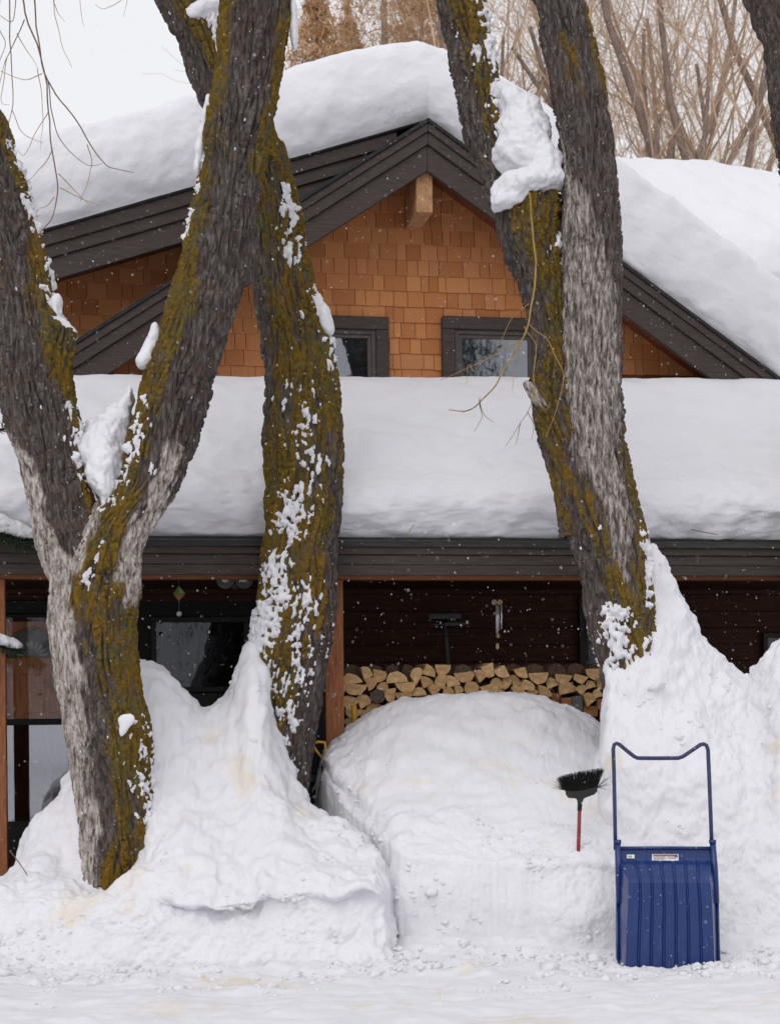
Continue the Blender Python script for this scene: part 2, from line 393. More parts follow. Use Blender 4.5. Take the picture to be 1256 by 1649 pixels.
cols_c = [
 (508,  [(1480,12.9),(1400,12.95),(1310,12.95),(1290,13.0),(1270,13.05),(1300,13.2),(1500,13.4)]),
 (518,  [(1470,12.75),(1380,12.75),(1250,12.72),(1230,12.76),(1218,12.95),(1230,13.2),(1480,13.5)]),
 (530,  [(1480,12.5),(1390,12.48),(1260,12.5),(1225,12.6),(1200,12.95),(1220,13.25),(1480,13.5)]),
 (560,  [(1495,12.0),(1410,12.0),(1300,12.05),(1250,12.3),(1178,12.95),(1200,13.25),(1480,13.5)]),
 (600,  [(1505,11.5),(1425,11.5),(1335,11.55),(1276,11.9),(1153,13.0),(1190,13.3),(1480,13.5)]),
 (634,  [(1512,11.05),(1440,11.05),(1362,11.15),(1294,11.6),(1137,13.0),(1180,13.3),(1480,13.5)]),
 (662,  [(1514,10.98),(1445,10.96),(1375,11.02),(1302,11.5),(1129,13.0),(1170,13.3),(1480,13.5)]),
 (740,  [(1518,10.96),(1450,10.93),(1382,10.98),(1300,11.5),(1122,13.0),(1170,13.3),(1480,13.5)]),
 (820,  [(1525,10.92),(1460,10.9),(1385,10.94),(1300,11.5),(1121,13.0),(1170,13.3),(1480,13.5)]),
 (865,  [(1530,10.9),(1465,10.86),(1388,10.90),(1310,11.4),(1126,13.0),(1170,13.3),(1480,13.5)]),
 (900,  [(1535,10.82),(1470,10.80),(1388,10.92),(1322,11.35),(1142,13.0),(1180,13.3),(1480,13.5)]),
 (940,  [(1537,10.78),(1470,10.78),(1384,10.96),(1324,11.35),(1160,13.0),(1190,13.3),(1480,13.5)]),
 (985,  [(1537,10.8),(1470,10.82),(1392,11.05),(1330,11.45),(1185,13.0),(1210,13.3),(1480,13.5)]),
 (1030, [(1537,10.85),(1475,10.95),(1410,11.2),(1350,11.6),(1215,13.0),(1240,13.3),(1480,13.5)]),
 (1090, [(1537,10.95),(1490,11.1),(1430,11.4),(1370,11.8),(1260,13.0),(1300,13.3),(1480,13.5)]),
]
tag(snow_bank('snow_bank', cols_c, 330, 300, [(0.03, 1.8, 3), (0.011, 6.0, 4), (.016, 3.6, -3), (.006, 12, -3), (0.003, 30, 3)], SNOWD, 11.0, True), 'broad flat-cut block of piled snow in front of the firewood', 'snow bank')
cols_r = [
 (945,  [(1540,11.0),(1500,11.15),(1450,11.4),(1400,11.7),(1330,12.1),(1300,12.4),(1450,12.8)]),
 (966,  [(1540,11.0),(1490,11.12),(1420,11.35),(1330,11.6),(1230,12.0),(1215,12.4),(1400,12.8)]),
 (977,  [(1540,10.98),(1485,11.1),(1400,11.3),(1260,11.5),(1090,11.85),(1040,12.2),(1300,12.8)]),
 (990,  [(1540,10.96),(1480,11.05),(1390,11.25),(1250,11.45),(1085,11.8),(1035,12.2),(1250,12.8)]),
 (1010, [(1540,10.95),(1478,11.04),(1385,11.22),(1245,11.42),(1075,11.78),(990,12.25),(1200,12.8)]),
 (1030, [(1540,10.95),(1476,11.04),(1380,11.2),(1235,11.4),(1060,11.8),(930,12.3),(1200,12.8)]),
 (1049, [(1540,10.95),(1475,11.04),(1380,11.2),(1230,11.4),(1040,11.85),(888,12.3),(1200,12.8)]),
 (1076, [(1540,10.95),(1475,11.03),(1380,11.18),(1230,11.4),(1060,11.85),(926,12.3),(1200,12.8)]),
 (1110, [(1540,10.95),(1475,11.02),(1380,11.16),(1235,11.4),(1095,11.85),(986,12.3),(1200,12.8)]),
 (1140, [(1540,10.95),(1475,11.02),(1382,11.16),(1240,11.4),(1125,11.85),(1032,12.3),(1200,12.8)]),
 (1168, [(1541,10.95),(1476,11.02),(1384,11.16),(1245,11.4),(1145,11.85),(1062,12.3),(1200,12.8)]),
 (1206, [(1542,10.95),(1478,11.02),(1386,11.16),(1250,11.42),(1160,11.85),(1090,12.3),(1200,12.8)]),
 (1228, [(1542,10.95),(1478,11.02),(1380,11.16),(1240,11.45),(1130,11.85),(1068,12.2),(1200,12.8)]),
 (1258, [(1542,10.95),(1475,11.02),(1370,11.16),(1220,11.35),(1090,11.7),(1032,12.1),(1200,12.8)]),
 (1330, [(1542,10.95),(1470,11.02),(1360,11.16),(1200,11.35),(1050,11.7),(980,12.1),(1200,12.8)]),
]
tag(snow_bank('snow_bank', cols_r, 330, 290, BA, SNOWD, 23.0), 'tall snow bank piled against the right tree behind the blue scoop', 'snow bank')

# crumbs of shovelled snow lying on and at the foot of the banks
rc = np.random.RandomState(6); nc = 2600
cy = 9.2 + 1.55 * rc.uniform(0, 1, nc) ** .6; cxx = rc.uniform(-3.0, 3.0, nc)
keepc = fbm(np.stack([cxx * 1.4, cy * 1.4, 0 * cy], -1) + 8, 3) + .55 * sstep(9.6, 10.6, cy) > .18
cy, cxx = cy[keepc], cxx[keepc]; nc = len(cy)
ix = np.clip(np.searchsorted(gx, cxx), 1, len(gx) - 1); iy = np.clip(np.searchsorted(gy, cy), 1, len(gy) - 1)
cz = gz[ix, iy]; cr0 = np.exp(rc.normal(math.log(.010), .55, nc))
tb_ = bmesh.new(); bmesh.ops.create_icosphere(tb_, subdivisions=1, radius=1); iv = np.array([v.co[:] for v in tb_.verts]); tb_.verts.ensure_lookup_table()
it = np.array([[v.index for v in f.verts] for f in tb_.faces]); tb_.free()
ctr = [np.stack([cxx, cy, cz], -1)]
for bo in [o for o in bpy.data.objects if o.name.startswith('snow_bank')]:
    bv_ = np.zeros(len(bo.data.vertices) * 3); bo.data.vertices.foreach_get('co', bv_); bv_ = bv_.reshape(-1, 3)
    pick_ = bv_[rc.choice(len(bv_), 2600, False)]
    ctr.append(pick_[fbm(pick_ * 2.2 + 40, 3) > .26] + np.array([0, .003, -.003]))
ctr = np.concatenate(ctr); nb = len(ctr) - nc; nc = len(ctr)
cr0 = np.concatenate([cr0, np.exp(rc.normal(math.log(.009), .5, nb))])
Vc = ctr[:, None] + iv[None] * cr0[:, None, None] * rc.uniform(.6, 1.35, (nc, len(iv), 1)) * np.array([1.2, 1.2, .8])
tag(link('snow_crumbs', mesh_np('snow_crumbs', Vc.reshape(-1, 3), (np.arange(nc)[:, None, None] * len(iv) + it[None]).reshape(-1, 3)), SNOW), 'loose crumbs of snow scattered at the foot of the banks', 'snow', kind='stuff')

# ------------------------------------------------------------------ house
house = empty('cedar_house', HO, YAW)
tag(house, 'brown shingled house with gable, covered porch and deep snow on its roofs', 'house')
apex = HP(688, 192, -0.62)
rl = HP(119, 551, -0.62); rr = HP(1250, 607, -0.62)
pl = (apex[1] - rl[1]) / (apex[0] - rl[0]); pr = (apex[1] - rr[1]) / (rr[0] - apex[0])
PITCH = 0.5 * (pl + pr)
def gz_(u): return apex[1] - (pr if u > apex[0] else pl) * abs(u - apex[0])
m0 = HP(70, 368, -0.5); m1 = HP(637, 206, -0.5)
MP = (m1[1] - m0[1]) / (m1[0] - m0[0])
def mz_(u): return m0[1] + MP * (u - m0[0])
UM = m1[0]                                # where the low roof runs into the gable
print('apex', apex, 'pitch', pl, pr, 'main', m0, m1, MP)
UL, UR = -5.2, 6.4                        # ends of the front
gl_u, gr_u = apex[0] - 4.4, apex[0] + 4.4
# walls behind the shingles
MB().prism([(gl_u, 2.2), (gr_u, 2.2), (gr_u, gz_(gr_u) - .1), (apex[0], gz_(apex[0]) - .1), (gl_u, gz_(gl_u) - .1)], 0.03, 0.25).build('gable_wall', SOFFIT, house)
gw = house.children[-1] if house.children else None
gw = [o for o in bpy.data.objects if o.name == 'gable_wall'][0]
lw = MB().prism([(UL, 2.2), (apex[0] - .3, 2.2), (apex[0] - .3, mz_(apex[0] - .3) - .25), (UL, mz_(UL) - .25)], 0.28, 0.4).build('side_wall', SOFFIT, house)
# windows of the gable
GV = 0.0
wins = []
for (x0, x1, yt) in ((446, 626, 505), (712, 884, 508)):
    ua, zt = HP(x0, yt, -0.05); ub, _ = HP(x1, yt, -0.05)
    wins.append((ua, ub, zt))
def window(ua, ub, zt, hgt, parent, trim, inner, v0=-0.06):
    f = MB()
    f.box(ua, ub, v0, 0.03, zt - trim, zt, 0.006)
    f.box(ua, ua + trim, v0, 0.03, zt - hgt, zt - trim - .002, 0.006)
    f.box(ub - trim, ub, v0, 0.03, zt - hgt, zt - trim - .002, 0.006)
    f.box(ua, ub, v0 - .02, 0.03, zt - hgt - trim * .8, zt - hgt - .002, 0.006)
    win = f.build('window', TRIM, parent)
    i = MB(); a, b, t, bt = ua + trim + .002, ub - trim - .002, zt - trim - .002, zt - hgt + .002
    for k, (dd, vv) in enumerate(((inner, -0.03), (inner * .9, -0.012))):
        i.box(a, b, vv, .03, t - dd, t); i.box(a, a + dd, vv, .03, bt, t - dd - .001); i.box(b - dd, b, vv, .03, bt, t - dd - .001); i.box(a + dd + .001, b - dd - .001, vv, .03, bt, bt + dd)
        a += dd + .002; b -= dd + .002; t -= dd + .002; bt += dd + .002
    i.build('frame', plain('window_frame_grey', (0.085, 0.072, 0.066), 0.5, 0.3, var=.2), win)
    MB().box(a - .01, b + .01, 0.004, 0.008, bt - .01, t + .01).build('pane', GLASS, win)
    MB().box(a - .05, b + .05, 0.024, 0.0285, bt - .05, t + .05).build('blind', plain('room_dark', (0.25, 0.265, 0.28), 0.9, 0.1, var=.5, scale=3), win)  # backing sheet whose grey colour stands in for the reflection in the glass
for ua, ub, zt in wins: window(ua, ub, zt, 1.0, house, 0.115, 0.035)

# shingles: rows of separate cedar pieces
def shingle_mesh():
    b = MB()
    # wedge: thick butt at the bottom
    vs = [(-.5, -1, 0), (.5, -1, 0), (.5, 0, 0), (-.5, 0, 0), (-.5, -.35, 1), (.5, -.35, 1), (.5, 0, 1), (-.5, 0, 1)]
    bv = [b.bm.verts.new(v) for v in vs]
    for f in ((3,2,1,0),(4,5,6,7),(0,1,5,4),(1,2,6,5),(2,3,7,6),(3,0,4,7)): b.bm.faces.new([bv[i] for i in f])
    me = bpy.data.meshes.new('shingle'); b.bm.to_mesh(me); b.bm.free(); me.materials.append(SHINGLE); return me
SHM = shingle_mesh()
cand = []
EXP = 0.140
rng = random.Random(5)
def shingle_rows(u0, u1, zlo, top, vbase, parent, skip):
    z = zlo; row = 0
    while z < apex[1]:
        u = u0 - rng.random() * .2
        while u < u1:
            wd = rng.choice((.07, .09, .1, .12, .13, .15, .17, .21)) * rng.uniform(.95, 1.05)
            for a, b in skip(u, u + wd, z):          # pieces are trimmed where they meet a window
                uc = (a + b) / 2
                if b - a > .012 and z + EXP * .6 < top(uc): cand.append((uc, z, b - a - .005, vbase, parent))
            u += wd
        z += EXP; row += 1
def skip_g(a, b, z):
    out = [(a, b)]
    for ua, ub, zt in wins:
        if z + EXP * .5 < zt: out = [q for x, y in out for q in ((x, min(y, ua + .01)), (max(x, ub - .01), y)) if q[1] > q[0]]
    return out
zrow = HP(669, 607, 0)[1] - .35
shingle_rows(gl_u, gr_u, zrow, lambda u: gz_(u) - .10, 0.03, gw, skip_g)
shingle_rows(UL, apex[0] - 1.0, zrow + .05, lambda u: mz_(u) - .12, 0.28, lw, lambda a, b, z: [] if z < gz_((a+b)/2) - .75 else [(a, b)])
vis = []
for c in cand:
    px, py = project(H2W(c[0], c[3], c[1] + .07))
    if -30 < px < 1290 and -20 < py < 612:
        pen = 0
        if 300 < px < 395 or 405 < px < 500 and py > 420 or 870 < px < 990 or px < 80: pen = 1
        if px > 1010 or (py > gz_(0) and False): pen += .2
        vis.append((pen, rng.random(), c))
vis.sort(key=lambda t: (t[0], t[1]))
rest = bmesh.new(); rest_by = {}
for k, (pen, _, (uc, z, wd, vb, par)) in enumerate(vis):
    t = rng.uniform(.018, .024)
    jz = rng.uniform(-.004, .004)
    if k < 300:
        o = bpy.data.objects.new('shingle', SHM); COL.objects.link(o); o.parent = par
        o.location = (uc, vb, z + jz); o.scale = (wd, t, EXP + .02)
    else:
        b = rest_by.setdefault(par.name, (bmesh.new(), par))[0]
        vs = [b.verts.new((uc + x * wd, vb + y * t, z + jz + zz * (EXP + .02))) for x, y, zz in ((-.5,-1,0),(.5,-1,0),(.5,0,0),(-.5,0,0),(-.5,-.35,1),(.5,-.35,1),(.5,0,1),(-.5,0,1))]
        for f in ((3,2,1,0),(4,5,6,7),(0,1,5,4),(1,2,6,5),(2,3,7,6),(3,0,4,7)): b.faces.new([vs[i] for i in f])
for nm, (b, par) in rest_by.items():
    me = bpy.data.meshes.new('shingles'); b.to_mesh(me); b.free(); link('shingles', me, SHINGLE, par)['kind'] = 'stuff'
print('shingles', len(vis))

# barge boards, roofs, soffits
def rake(ua, za, ub, zb, d0, d1, v0, v1, name, mat, parent):
    return MB().prism([(ua, za - d0), (ub, zb - d0), (ub, zb - d1), (ua, za - d1)], v0, v1, 0.004).build(name, mat, parent)
au, az = apex
for sgn in (-1, 1):
    ue = au + sgn * 4.7
    ze = gz_(ue)
    a = (au + sgn * .001, az)
    rake(a[0], a[1], ue, ze, 0.0, 0.035, -0.68, 2.0, 'roof_edge', ASPH, house)
    rake(a[0], a[1], ue, ze, 0.037, 0.11, -0.66, -0.58, 'barge_trim', TRIM, house)
    rake(a[0], a[1], ue, ze, 0.112, 0.215, -0.64, -0.58, 'barge_board', TRIM, house)
    rake(a[0], a[1], ue, ze, 0.217, 0.435, -0.61, -0.55, 'barge_board', TRIM, house)
    rake(a[0], a[1], ue, ze, 0.20, 0.24, -0.548, 0.03, 'soffit', SOFFIT, house)
    rake(a[0], a[1], ue, ze, 0.037, 0.19, -0.575, 4.5, 'roof', TRIM, house)
ul = UL - .3
rake(ul, mz_(ul), au - .05, mz_(au - .05), 0.0, 0.035, -0.56, 5.0, 'roof_edge', ASPH, house)
rake(ul, mz_(ul), au - .25, mz_(au - .25), 0.037, 0.15, -0.53, -0.45, 'barge_trim', TRIM, house)
rake(ul, mz_(ul), au - .45, mz_(au - .45), 0.152, 0.255, -0.50, -0.44, 'barge_board', TRIM, house)
rake(ul, mz_(ul), au - .75, mz_(au - .75), 0.257, 0.44, -0.47, -0.41, 'barge_board', TRIM, house)
rake(ul, mz_(ul), au - .75, mz_(au - .75), 0.25, 0.29, -0.408, 0.28, 'soffit', SOFFIT, house)
# ridge beam end
b0 = HP(671, 340, -0.56); b1 = HP(697, 282, -0.56)
MB().prism([(b0[0], b0[1]), (b1[0], b0[1]), (b1[0], b1[1]), (.5*(b0[0]+b1[0]), b1[1] + .07), (b0[0], b1[1])], -0.545, 0.04, .006).build('ridge_beam', LITBEAM, house)

# porch: eave, fascia, beam, ceiling, posts, planked wall
EV = -2.4
def zl(py, v, px=700): return HP(px, py, v)[1]
z_e, z_g, z_f1, z_f2, z_b = zl(868, EV), zl(881, EV), zl(893, EV), zl(926, EV), zl(934, -2.2)
MB().box(UL - 1, UR, EV - .03, EV + .05, z_g, z_e, .004).build('gutter', GUTTER, house)
MB().box(UL - 1, UR, EV - .05, EV + .06, z_e - .012, z_e + .006, .002).build('drip_edge', ASPH, house)
MB().box(UL - 1, UR, EV, EV + .04, z_f1, z_g - .002, .003).build('fascia_trim', TRIM, house)
MB().box(UL - 1, UR, EV + .02, EV + .06, .5*(z_f1+z_f2) + .001, z_f1 - .002, .003).build('fascia_board', TRIM, house)
MB().box(UL - 1, UR, EV + .024, EV + .06, z_f2, .5*(z_f1+z_f2) - .001, .003).build('fascia_board', TRIM, house)
MB().box(UL - 1, UR, -2.27, -2.12, z_b, z_b + .22, .006).build('porch_beam', CEDARH, house)
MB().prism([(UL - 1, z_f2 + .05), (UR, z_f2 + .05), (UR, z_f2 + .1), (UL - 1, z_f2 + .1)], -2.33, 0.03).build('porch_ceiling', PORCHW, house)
d = MB(); bm = d.bm
zr0, zr1 = z_e, zl(640, 0.0)
q = [bm.verts.new(c) for c in ((UL-1, EV-.03, zr0-.02), (UR, EV-.03, zr0-.02), (UR, .02, zr1), (UL-1, .02, zr1), (UL-1, EV-.03, zr0-.06), (UR, EV-.03, zr0-.06), (UR, .02, zr1-.15), (UL-1, .02, zr1-.15))]
for f in ((0,1,2,3),(7,6,5,4),(0,4,5,1),(2,6,7,3),(1,5,6,2),(3,7,4,0)): bm.faces.new([q[i] for i in f])
d.build('porch_roof', ASPH, house)
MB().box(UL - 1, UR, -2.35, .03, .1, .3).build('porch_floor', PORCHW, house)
for pxc, wd in ((537, .142), (-6, .142)):
    u, _ = HP(pxc, 1100, -2.2)
    MB().box(u - wd/2, u + wd/2, -2.265, -2.125, .3, z_b - .002, .006).build('post', CEDAR, house)
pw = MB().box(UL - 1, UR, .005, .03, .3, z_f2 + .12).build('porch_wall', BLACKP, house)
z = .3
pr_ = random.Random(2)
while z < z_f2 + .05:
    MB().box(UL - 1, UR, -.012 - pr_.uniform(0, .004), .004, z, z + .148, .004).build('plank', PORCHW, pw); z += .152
# added walls out of view, blocking light at both porch ends so it stays dark
for uu in (UL - .95, UR - .1): MB().box(uu, uu + .1, -2.1, 0, .3, z_f2 + .05).build('end_wall', PORCHW, house)

# front door with fanlight behind a storm door
du0, dzt = HP(-28, 990, -.05); du1, dzb = HP(128, 1372, -.05)
door = MB().box(du0, du1, -.035, -.018, .3, dzt - .06).build('door', DOORW, house)
def hz(py): return zl(py, -.05, 60)
def hu(px): return HP(px, 1100, -.05)[0]
for a, b_, t_, bo in ((8, 24, 1085, 1150), (32, 72, 1085, 1150), (80, 112, 1085, 1150), (8, 24, 1190, 1305), (32, 72, 1190, 1305), (80, 112, 1190, 1305)):
    MB().box(hu(a), hu(b_), -.05, -.036, hz(bo), hz(t_), .012).build('panel', DOORW, door)
cxu, czb = hu(52), hz(1058)
rad = hz(1012) - czb
arc = [(cxu + rad * math.cos(math.pi * k / 16) * 1.02, czb + rad * math.sin(math.pi * k / 16)) for k in range(17)]
MB().prism(arc, -.042, -.036).build('fanlight', plain('fanlight_glass', (0.11, 0.10, 0.095), 0.25, 0.5, var=.4, scale=9), door)
br = plain('brass', (0.30, 0.17, 0.04), 0.35, 0.5, metal=.7)
MB().tube([(x, -.044, z_) for x, z_ in arc], .008, 6).build('fanlight_rim', br, door)
MB().tube([(arc[0][0], -.044, czb), (arc[-1][0], -.044, czb)], .008, 6).build('fanlight_rim', br, door)
gsm = plain('etched_glass', (0.34, 0.34, 0.33), 0.3, 0.5, var=.2)
for k in range(9):
    a = math.pi * (k + .5) / 9
    q = MB(); r0, r1, wv = rad * .24, rad * .5, .10
    q.prism([(cxu + r0*math.cos(a-wv*.7), czb + r0*math.sin(a-wv*.7)), (cxu + r1*math.cos(a-wv), czb + r1*math.sin(a-wv)), (cxu + (r1+.018)*math.cos(a), czb + (r1+.018)*math.sin(a)), (cxu + r1*math.cos(a+wv), czb + r1*math.sin(a+wv)), (cxu + r0*math.cos(a+wv*.7), czb + r0*math.sin(a+wv*.7))], -.046, -.0425)
    q.build('glass_ray', gsm, door)
fr = MB(); v0, v1 = -.12, -.09
fr.box(hu(-30), hu(7), v0, v1, .32, dzt, .004); fr.box(hu(118), hu(138), v0, v1, .32, dzt, .004)
fr.box(hu(7) + .001, hu(118) - .001, v0, v1, hz(1010) + .08, dzt, .004); fr.box(hu(7) + .001, hu(118) - .001, v0, v1, hz(1168), hz(1158), .004)
fr.box(hu(7) + .001, hu(118) - .001, v0, v1, .32, hz(1322), .004)
sd_ = fr.build('storm_door', BLACKP, house)
MB().box(hu(7), hu(118), -.108, -.104, hz(1158), hz(1010) + .08).build('pane', GLASS_U, sd_)
MB().box(hu(7), hu(118), -.108, -.104, hz(1322), hz(1168)).build('pane', GLASS_D, sd_)
fm = MB(); fm.box(hu(-30) - .1, hu(-30) - .002, -.06, .0, .3, dzt + .12, .004); fm.box(hu(138) + .002, hu(138) + .1, -.06, .0, .3, dzt + .12, .004); fm.box(hu(-30), hu(138), -.06, .0, dzt + .004, dzt + .12, .004)
fm.build('door_casing', BLACKP, house)

# picture window behind the V of the snow bank, dark window behind the right tree, another at the far right
def porch_window(x0, x1, yt, yb, name='porch_window', fmat=None):
    u0, zt = HP(x0, yt, -.05); u1, zb = HP(x1, yb, -.05)
    t = .045; f = MB()
    f.box(u0, u1, -.07, -.017, zt - t, zt, .004); f.box(u0, u1, -.07, -.017, zb, zb + t, .004)
    f.box(u0, u0 + t, -.07, -.017, zb + t + .001, zt - t - .001, .004); f.box(u1 - t, u1, -.07, -.017, zb + t + .001, zt - t - .001, .004)
    o = f.build('window', fmat, house)
    MB().box(u0 + t - .005, u1 - t + .005, -.045, -.041, zb + t - .005, zt - t + .005).build('pane', GLASS_P, o)
    MB().box(u0 + t - .005, u1 - t + .005, -.0225, -.0175, zb + t - .005, zt - t + .005).build('blind', BLACKP, o)  # black sheet painted in place of the dark room behind the glass
    return o
WF = plain('porch_window_frame', (0.03, 0.026, 0.025), .5, .3, var=.2)
porch_window(243, 402, 994, 1114, fmat=WF)
porch_window(932, 990, 962, 1160, fmat=WF)
porch_window(1228, 1330, 1020, 1180, fmat=WF)
bx0 = HP(225, 1114, -.1); bx1 = HP(420, 1190, -.1)
for k in range(3):
    ua = bx0[0] + (bx1[0] - bx0[0]) * (.25 * k + .15)
    MB().box(ua, ua + (bx1[0]-bx0[0]) * .245, -.06, -.02, bx1[1], bx0[1] - .02, .006).build('wainscot_panel', plain('grey_panel', (0.045, 0.044, 0.043), .7, .2, var=.25), house)
MB().box(HP(236, 1000, -.03)[0] - .45, HP(410, 1000, -.03)[0] + .25, -.016, -.0145 + .03, zl(1190, -.03), zl(968, -.03)).build('wall_panel', BLACKP, house)

# ------------------------------------------------------------------ snow on the roofs
def roof_snow(name, us, base, top, v_front, depth, nprof, seed, label, bulge=.16):
    """snow lying on a sloping roof seen at its verge: for each u a profile from the front foot over the top to the back"""
    prof = []
    for u in us:
        zb, zt = base(u), top(u); h = zt - zb
        prof.append([(v_front + .05, zb - .02), (v_front - .04, zb + .10*h), (v_front - bulge*.75, zb + .35*h), (v_front - bulge*.6, zb + .62*h), (v_front - .01, zb + .84*h), (v_front + .3, zb + .955*h), (v_front + .85, zb + h), (v_front + 2.2, zb + h*1.0), (v_front + depth, zb + h*.96)])
    K = np.array([[H2W(u, v, z) for v, z in pf] for u, pf in zip(us, prof)])
    G = np.swapaxes(catmull(np.swapaxes(K, 0, 1), np.linspace(0, 8, nprof)), 0, 1)
    fade = np.clip(np.linspace(0, 8, nprof) / .8, .15, 1)[None, :, None]
    B = snow_bump(G, [(.05, 1.4, 3), (.015, 5, 4), (.003, 26, 2)], seed)
    G = G + (B - G) * fade
    return tag(link(name, mesh_np(name, G.reshape(-1, 3), grid_faces(len(us), nprof)), SNOW), label, 'snow')
def outline(pts, v):
    q = sorted(HP(x, y, v) for x, y in pts); U = [a for a, _ in q]; Z = [b for _, b in q]
    return lambda u: float(np.interp(u, U, Z))
VF = -.62
top_pts = [(-150, 290), (28, 245), (180, 203), (326, 163), (458, 125), (540, 104), (590, 92), (640, 86), (680, 87), (721, 99), (760, 122), (850, 183), (905, 222), (1000, 286), (1090, 354), (1177, 421), (1256, 486), (1400, 600)]
tf = outline(top_pts, VF + .6)
def tops(u): return np.mean([tf(u + k * .08) for k in range(-4, 5)])
def base_all(u): return gz_(u) if u > au else mz_(u)
us = np.linspace(UL - .4, au + 4.9, 420)
roof_snow('roof_snow', us, base_all, tops, VF, 5.0, 110, 4.0, 'thick rounded snow lying over the whole gable roof')
# porch roof snow
prof_px = [(EV + .02, z_e - .005), (EV - .06, z_e + .06), (EV - .17, z_e + .2), (EV - .16, z_e + .34), (EV - .02, z_e + .47), (EV + .25, z_e + .60)]
zwall = zl(604, -.02)
zwall = zl(606, -.8)
prof_px += [(EV + .85, z_e + .60 + (zwall - z_e - .60) * .46), (-.75, zwall), (.02, zwall + .08)]
us = np.linspace(UL - 1, UR, 430)
K = np.array([[H2W(u, v, z + .016 * (u - .3) * min(1, max(0, (v + 2.2) / 1.2))) for v, z in prof_px] for u in us])
G = np.swapaxes(catmull(np.swapaxes(K, 0, 1), np.linspace(0, 8, 150)), 0, 1)
fade = (np.clip(np.linspace(0, 8, 150) / .8, .12, 1) * np.clip((8.0 - np.linspace(0, 8, 150)) / 2.5, .22, 1))[None, :, None]
G = G + (snow_bump(G, [(.06, 1.6, 3), (.024, 5, 4), (.005, 24, 3)], 40.0) - G) * fade
tag(link('roof_snow', mesh_np('roof_snow', G.reshape(-1, 3), grid_faces(430, 150)), SNOW), 'deep snow slab on the lean-to porch roof under the two windows', 'snow')

# rear wing of snow-covered roof at the right
rear = empty('rear_building', H2W(5.5, 6.5, 0), YAW); tag(rear, 'neighbouring building whose rounded snowy roof shows above the right eave', 'building')
def rpt(px, py, v): u, z = HP(px, py, v); return u - 5.5, z
cr = [rpt(x, y, 6.5) for x, y in ((900, 258), (1000, 263), (1080, 266), (1150, 274), (1210, 287), (1256, 301), (1330, 340), (1420, 420))]
MB().prism([(cr[0][0], 1.0), (cr[-1][0], 1.0)] + [(x, z_ - 3.0) for x, z_ in cr[::-1]], -4.0, 4).build('wall', TRIM, rear)
bm = bmesh.new(); rw = [[bm.verts.new((x, v, z_ - dz)) for x, z_ in cr] for v, dz in ((-4.3, 2.85), (0, .62), (4.5, .9))]
for i in range(2):
    for k in range(len(cr) - 1): bm.faces.new((rw[i][k], rw[i][k+1], rw[i+1][k+1], rw[i+1][k]))
me = bpy.data.meshes.new('roof'); bm.to_mesh(me); bm.free(); ro = link('roof', me, ASPH, rear)
md = ro.modifiers.new('s', 'SOLIDIFY'); md.thickness = .12; md.offset = -1
U_ = [c[0] + 5.5 for c in cr]; Z_ = [c[1] for c in cr]
us = np.linspace(U_[0], U_[-1], 160)
K = []
for u in us:
    zt = float(np.interp(u, U_, Z_)); K.append([H2W(u, v, z) for v, z in ((2.3, zt - 2.75), (2.2, zt - 2.45), (2.3, zt - 2.1), (2.8, zt - 1.7), (4.4, zt - .7), (6.5, zt), (8.5, zt - .05), (11, zt - .2))])
G = np.swapaxes(catmull(np.swapaxes(np.array(K), 0, 1), np.linspace(0, 7, 80)), 0, 1)
for _ in range(3): G[1:-1] = (G[:-2] + 2 * G[1:-1] + G[2:]) / 4
G = snow_bump(G, [(.07, 1.2, 3), (.02, 5, 3)], 60.0)
tag(link('roof_snow', mesh_np('roof_snow', G.reshape(-1, 3), grid_faces(160, 80)), SNOW), 'smooth snow dome on the building behind, right of the trees', 'snow')

# ------------------------------------------------------------------ foreground trees
def interp_keys(keys, n):
    """keys (cx, cy, halfwidth, Y) in the photograph -> axis points, radii, picture height of each ring"""
    K = np.array(keys, float)
    C = np.array([P(a, b, d) for a, b, h, d in keys])
    lean = np.gradient(K[:, 0]) / (np.abs(np.gradient(K[:, 1])) + 1e-6)
    rad = K[:, 2] * np.cos(np.arctan(lean)) * K[:, 3] / F
    seg = np.concatenate([[0], np.cumsum(np.linalg.norm(np.diff(C, axis=0), axis=1))])
    s = np.linspace(0, seg[-1], n)
    t = np.interp(s, seg, np.arange(len(seg)))
    return catmull(C, t), catmull(rad, t), catmull(K[:, 1], t), s
def band(lists, py, side):
    """how far a point lies inside any of the given bands; each list is [(py, side0, side1)...]"""
    out = np.full(side.shape, -1.0)
    for L in lists:
        L = sorted(L); ys = [a for a, _, _ in L]
        lo = np.interp(py, ys, [b for _, b, _ in L]); hi = np.interp(py, ys, [c for _, _, c in L])
        ok = (py >= ys[0] - 30) & (py <= ys[-1] + 60)
        d = np.minimum(side - lo, hi - side)
        out = np.where(ok, np.maximum(out, d), out)
    return out
